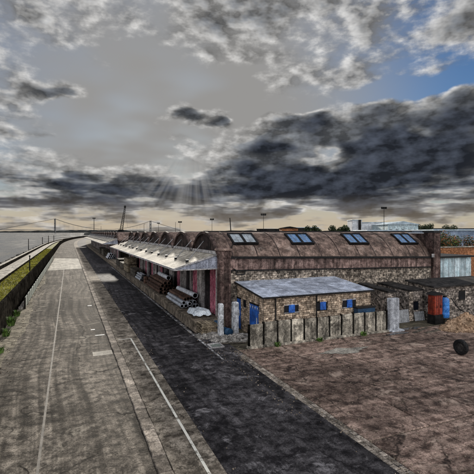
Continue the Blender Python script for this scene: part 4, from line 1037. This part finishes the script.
# far skyline on the right: built at their own distances
def bldg(x, y, w_, dep, h, wm, rm, label, roof='flat', rh=1.2, windows=0, ang=-YAW, name='far_building', group=None):
    t_ = thing(name, label, 'building', (x, y, 0), group)
    b = MB().box((x-w_/2, y, -.02), (x+w_/2, y+dep, h)); b.build('wall', wm, t_)
    if roof == 'flat': MB().bev((x-w_/2-.3, y-.3, h+.003), (x+w_/2+.3, y+dep+.3, h+.35), .1).build('roof', rm, t_)
    else:
        MB().prism([(x-w_/2-.5, h+.003), (x+w_/2+.5, h+.003), (x+w_/2+.5, h+.2), (x, h+rh), (x-w_/2-.5, h+.2)], y-.5, y+dep+.5).build('roof', rm, t_)
    for k in range(windows):
        xx = x-w_/2+w_*(k+.5)/windows; MB().box((xx-w_/windows*.22, y-.06, h*.55), (xx+w_/windows*.22, y-.003, h*.78)).build('window', 'window_dark', t_)
    t_.rotation_euler = (0, 0, R(ang)); return t_
def at(px, F):                                   # world point straight down the sight-line at depth F
    u = (px-237)/400*F; c, s = math.cos(R(YAW)), math.sin(R(YAW)); return u*c+F*s, -u*s+F*c
x, y = at(357, 230); a1 = bldg(x, y, 5.5, 10, 14.2, 'white_render', 'pale_roof', 'tall white block with dark chimney on the skyline right of centre', windows=0)
MB().box((x+.8, y-1.2, 0), (x+2.0, y-.02, 14.5)).build('chimney', 'far_dark', a1)
x, y = at(373, 236); bldg(x, y, 14, 14, 13.0, 'white_render', 'pale_roof', 'long lower white block joined right of the tall white block', windows=0)
x, y = at(403, 210); bldg(x, y, 16, 24, 11.4, 'pale_blue_sheet', 'pale_roof', 'pale blue pitched warehouse on the skyline at right', 'gable', 1.8, 5)
x, y = at(405, 150); bldg(x, y, 28, 18, 7.9, 'far_dark', 'pale_roof', 'long low shed with a pale roof edge just behind the brown vaults')
x, y = at(456, 120); bldg(x, y, 13, 20, 7.9, 'blue_grey_sheet', 'pale_roof', 'blue-grey sheet shed behind the bushes at the right edge', windows=0)
x, y = at(445, 260); bldg(x, y, 60, 30, 9.6, 'blue_grey_sheet', 'far_dark', 'wide grey shed far behind at the right edge of the skyline')
x, y = at(290, 200); bldg(x, y, 8, 12, 9.3, 'orange_brick', 'far_dark', 'small brown building with white gable on the central skyline', 'gable', 1.0)
x, y = at(305, 260); bldg(x, y, 18, 10, 10.2, 'far_dark', 'pale_roof', 'low dark shed on the central skyline')
x, y = at(272, 300); bldg(x, y, 22, 10, 9.6, 'far_dark', 'far_dark', 'low dark flat shed left of the white gable')
labs = ['round dark tree left of the tall white block', 'second dark tree from the white block', 'low tree in the middle of the skyline', 'leftmost small tree on the central skyline', 'dark tree above the wide grey shed', 'dark tree at the right end of the skyline', 'low tree behind the pale blue warehouse']
for k, (px, F, h) in enumerate(((343, 150, 9.6), (336, 155, 9.4), (317, 170, 9.4), (312, 160, 9.6), (428, 250, 12.6), (450, 240, 12.2), (420, 240, 12.0))):
    x, y = at(px, F); tree(x, y, 0, h+.1, 3.0 if k < 4 else 4.5, 3600, ['leaf_dark'], labs[k], 'tree', 'tree', 60+k, .3, 'skyline trees', .45)
# low dark land behind the vaults and across the river
b = MB(); N = 60; v = []; rr = random.Random(2)
for k in range(N+1):
    x, y = at(84+400*k/N, 1400); hh = (9.5+rr.uniform(-1.5, 2.5)+3.5*math.sin(k*.35))*min(1, .3+k/8); v += [(x, y, -4), (x, y, hh), (x*1.3, y*1.3, -4)]
b.add(v, [(3*k, 3*k+3, 3*k+4, 3*k+1) for k in range(N)]+[(3*k+1, 3*k+4, 3*k+5, 3*k+2) for k in range(N)])
struct(b.build('hills', 'far_land'))
b = MB(); v = []
for k in range(N+1):
    x, y = at(-160+330*k/N, 6500); hh = 26+10*math.sin(k*.13+2)+rr.uniform(-4, 4)-(18 if k > 50 else 0)*(k-50)/10; v += [(x, y, -6), (x, y, max(2, hh)), (x*1.25, y*1.25, -6)]
b.add(v, [(3*k, 3*k+3, 3*k+4, 3*k+1) for k in range(N)]+[(3*k+1, 3*k+4, 3*k+5, 3*k+2) for k in range(N)])
struct(b.build('far_shore', 'far_land'))

# suspension bridge
br = thing('suspension_bridge', 'distant suspension bridge across the river with two towers', 'bridge', (*at(55, 4500), -3.4))
T1, T2 = Vector(at(55, 4500)), Vector(at(150.5, 5360))
dd = (T2-T1).normalized(); nn = Vector((-dd.y, dd.x))
for T in (T1, T2):
    b = MB()
    for s in (-1, 1):
        c = T+nn*14*s; b.box((c.x-4, c.y-4, -5), (c.x+4, c.y+4, 158))
    for z in (60, 105, 150):
        a, c = T-nn*14, T+nn*14; b.beam((a.x, a.y, z), (c.x, c.y, z), 8, 10)
    b.build('tower', 'bridge_haze_grey', br)
A0, A1 = T1-dd*560, T2+dd*480
MB().beam((A0.x, A0.y, 30), (A1.x, A1.y, 30), 28, 5).build('deck', 'bridge_haze_grey', br)
for s in (-1, 1):
    pts = [(*(A0+nn*14*s), 32)]
    L = (T2-T1).length
    for k in range(13):
        tt = k/12; p_ = T1+dd*L*tt+nn*14*s; pts.append((p_.x, p_.y, 40+116*(2*tt-1)**2))
    pts.append((*(A1+nn*14*s), 32))
    MB().path(pts, 1.5, 5).build('main_cable', 'bridge_haze_grey', br)
    hb = MB()
    for k in range(1, 24):
        tt = k/24; p_ = T1+dd*L*tt+nn*14*s; hb.tube((p_.x, p_.y, 32), (p_.x, p_.y, 40+116*(2*tt-1)**2), .5, n=4)
    hb.build('hangers', 'bridge_haze_grey', br)

# crane and masts behind the sheds
x, y = at(121, 420)
cr = thing('dock_crane', 'tall dark lattice crane jib behind the sheds at left', 'crane', (x, y, 0))
c, s = math.cos(R(YAW)), math.sin(R(YAW))
base = Vector((x, y, 8)); topv = Vector((x+4.2*c, y-4.2*s, 33.5))
b = MB(); corners = []
for (a, e) in ((-1, -1), (1, -1), (1, 1), (-1, 1)):
    corners.append((base+Vector((a*1.5*c, -a*1.5*s+e*1.3, 0)), topv+Vector((a*.55*c, -a*.55*s+e*.5, 0))))
for p_, q_ in corners: b.tube(p_, q_, .22, .16, 5)
for k in range(14):
    for j in range(4):
        p_, q_ = corners[j]; p2, q2 = corners[(j+1) % 4]
        b.tube(p_.lerp(q_, k/14), p2.lerp(q2, (k+1)/14), .12, n=4); b.tube(p2.lerp(q2, k/14), p_.lerp(q_, (k+1)/14), .12, n=4)
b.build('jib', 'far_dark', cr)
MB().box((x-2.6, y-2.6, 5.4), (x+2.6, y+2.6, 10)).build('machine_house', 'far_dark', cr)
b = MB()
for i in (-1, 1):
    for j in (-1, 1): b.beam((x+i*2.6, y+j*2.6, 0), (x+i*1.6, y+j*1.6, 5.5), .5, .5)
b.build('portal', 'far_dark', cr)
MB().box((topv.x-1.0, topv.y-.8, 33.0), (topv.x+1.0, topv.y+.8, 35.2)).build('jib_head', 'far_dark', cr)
MB().tube((topv.x, topv.y, 33.2), (x+7*c, y-7*s, 12), .07, n=4).build('hoist_rope', 'far_dark', cr)
def mast(px, F, h, label, head='flood', lean=0.0, r=.16):
    x, y = at(px, F); t_ = thing('light_mast', label, 'mast', (x, y, 0), 'masts behind the sheds')
    tx, ty = x+lean*c, y-lean*s
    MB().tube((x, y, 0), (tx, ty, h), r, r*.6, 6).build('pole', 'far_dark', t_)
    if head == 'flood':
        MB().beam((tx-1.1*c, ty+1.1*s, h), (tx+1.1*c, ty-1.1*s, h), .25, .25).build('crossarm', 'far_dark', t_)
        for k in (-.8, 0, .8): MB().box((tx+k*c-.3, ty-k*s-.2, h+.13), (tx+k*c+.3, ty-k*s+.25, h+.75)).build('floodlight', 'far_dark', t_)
    elif head == 'lamp':
        MB().beam((tx, ty, h), (tx+1.0*c, ty-1.0*s, h+.15), .14, .14).box((tx+.6*c-.1, ty-.6*s-.15, h-.05), (tx+1.3*c, ty-1.3*s+.15, h+.075)).build('lamp_head', 'far_dark', t_)
mast(94, 300, 17.5, 'floodlight mast left of the tall crane', r=.3)
mast(101, 330, 12.5, 'short pole between the floodlight mast and the crane', None)
mast(144, 330, 14.0, 'short lamp mast just right of the crane', 'lamp')
mast(158.5, 330, 14.5, 'short lamp mast right of the far bridge tower', 'flood')
mast(175.5, 260, 14.0, 'bare thin pole above the middle vaults', None)
mast(180, 240, 13.2, 'lamp mast beside the bare thin pole', 'flood', r=.12)
mast(212, 230, 14.5, 'floodlight mast above the nearest vaults', 'flood', r=.14)
mast(232, 190, 14.2, 'thick leaning dark spar above the first skylight', None, lean=-1.0, r=.32)
mast(263.5, 170, 14.6, 'floodlight mast between first and second skylights', 'flood', r=.13)
mast(384, 160, 16.8, 'tall pole beside the white blocks at right', 'flood', r=.15)
# posts along the water
for k, (px, F, h, lb) in enumerate(((28.5, 176, 4.2, 'promenade post farthest left along the water'), (42.4, 214, 4.6, 'second promenade post from the left'), (48.5, 250, 5.0, 'third promenade post from the left'), (53.8, 300, 4.8, 'promenade post nearest the bend'), (29.7, 76, 2.8, 'short dark post standing in the yellow grass'))):
    x, y = at(px, F); t_ = thing('promenade_post', lb, 'post', (x, y, 0), 'posts by the river')
    zb = 0 if k == 4 else -1.6
    MB().tube((x, y, zb), (x, y, h), .09+.0005*F, .06+.0005*F, 6).build('pole', 'far_dark', t_)
    MB().lathe([(.10, 0), (.16, .05), (.14, .22), (.05, .28)], (x, y, h), 8).build('cap', 'far_dark', t_)
# weeds by the left wall
def weed(x, y, h, n, label, seed):
    rr = random.Random(seed); b = MB()
    for k in range(n):
        a = rr.uniform(0, 6.28); L = h*rr.uniform(.4, 1); w_ = .035; o_ = rr.uniform(0, .25)
        px_, py_ = x+o_*math.cos(a*2.3), y+o_*math.sin(a*2.3); q_ = Vector((px_+L*.6*math.cos(a), py_+L*.6*math.sin(a), L)); m_ = Vector((px_+L*.2*math.cos(a), py_+L*.2*math.sin(a), L*.65))
        t2 = Vector((-math.sin(a), math.cos(a), 0))*w_; p_ = Vector((px_, py_, 0))
        b.add([p_-t2*.5, p_+t2*.5, m_+t2, m_-t2, q_], [(0, 1, 2, 3), (3, 2, 4)])
    tag(b.build('weed_clump', 'leaf_green', origin=(x, y, 0)), label, 'weeds', 'weed clumps')
weed(-4.25, 36.5, .8, 160, 'largest green weed clump at the foot of the flood wall', 1); weed(-4.2, 33.0, .6, 120, 'middle weed clump at the foot of the flood wall', 2); weed(-4.0, 28.5, .5, 90, 'small weed clump nearest the lower left corner', 3); weed(-4.3, 40.5, .6, 110, 'weed clump beside the near end of the guard fence', 4)

# grey bundle behind the drums
PG = pipe_mesh(4.2, .15, .12, 'silver_pipe')
for r_i, n_ in enumerate((5, 4, 2)):
    for k in range(n_):
        tag(inst('pipe', PG, (9.0+.31*k+.155*r_i, 55.2+rnd.uniform(-.3, .3), DZ+.152+.27*r_i), R(rnd.uniform(-.4, .4))), f'dull grey pipe, {ORD[k]} from the road, {ORD[r_i]} row up behind the drums', 'pipe', 'grey pipes behind the drums')
# worn stone setts edging the yard where it meets the asphalt
sm = [MB().bev((-.10, -.14, -.03), (.10, .14, .0), .02, .012).mesh('sett', 'kerb_stone') for _ in range(4)]
for k in range(64):
    for j in range(2):
        inst('sett', sm[(k+j) % 4], (9.58+.215*j, 3.2+.3*k+.15*j, .022+rnd.uniform(-.012, .012)), rnd.uniform(-.06, .06), yd)
# grit and small stones over yard and asphalt
b = MB(); rr = random.Random(77)
for _ in range(4200):
    z_ = rr.random()
    if z_ < .62: x, y = 9.9+28*rr.random()**1.2, 23.2-20*rr.random()**1.6
    elif z_ < .76: x, y = 8.55+rr.gauss(0, .22), rr.uniform(14, 75)
    elif z_ < .90: x, y = 9.75+rr.gauss(0, .25), rr.uniform(4, 24)
    else: x, y = rr.choice((-3.6, -3.3, 4.6))+rr.gauss(0, .25), rr.uniform(9, 70)
    q_ = rr.uniform(.008, .022)*(1+.008*y); b.box((x-q_, y-q_*.8, 0), (x+q_, y+q_*.8, .012+q_*1.1), q_*.35)
tag(b.build('grit', 'platform_stone'), 'loose grit and small stones scattered over yard and asphalt', 'grit', kind='stuff')
for k, (x, y, h, lb) in enumerate(((12.6, 23.15, .30, 'small weed clump at the left part of the panel fence'), (15.9, 23.1, .25, 'small weed clump at the middle of the panel fence'), (19.7, 23.15, .34, 'small weed clump at the right part of the panel fence'), (24.0, 24.6, .45, 'weed clump behind the grey concrete pillar'))):
    weed(x, y, h, 70, lb, 40+k)
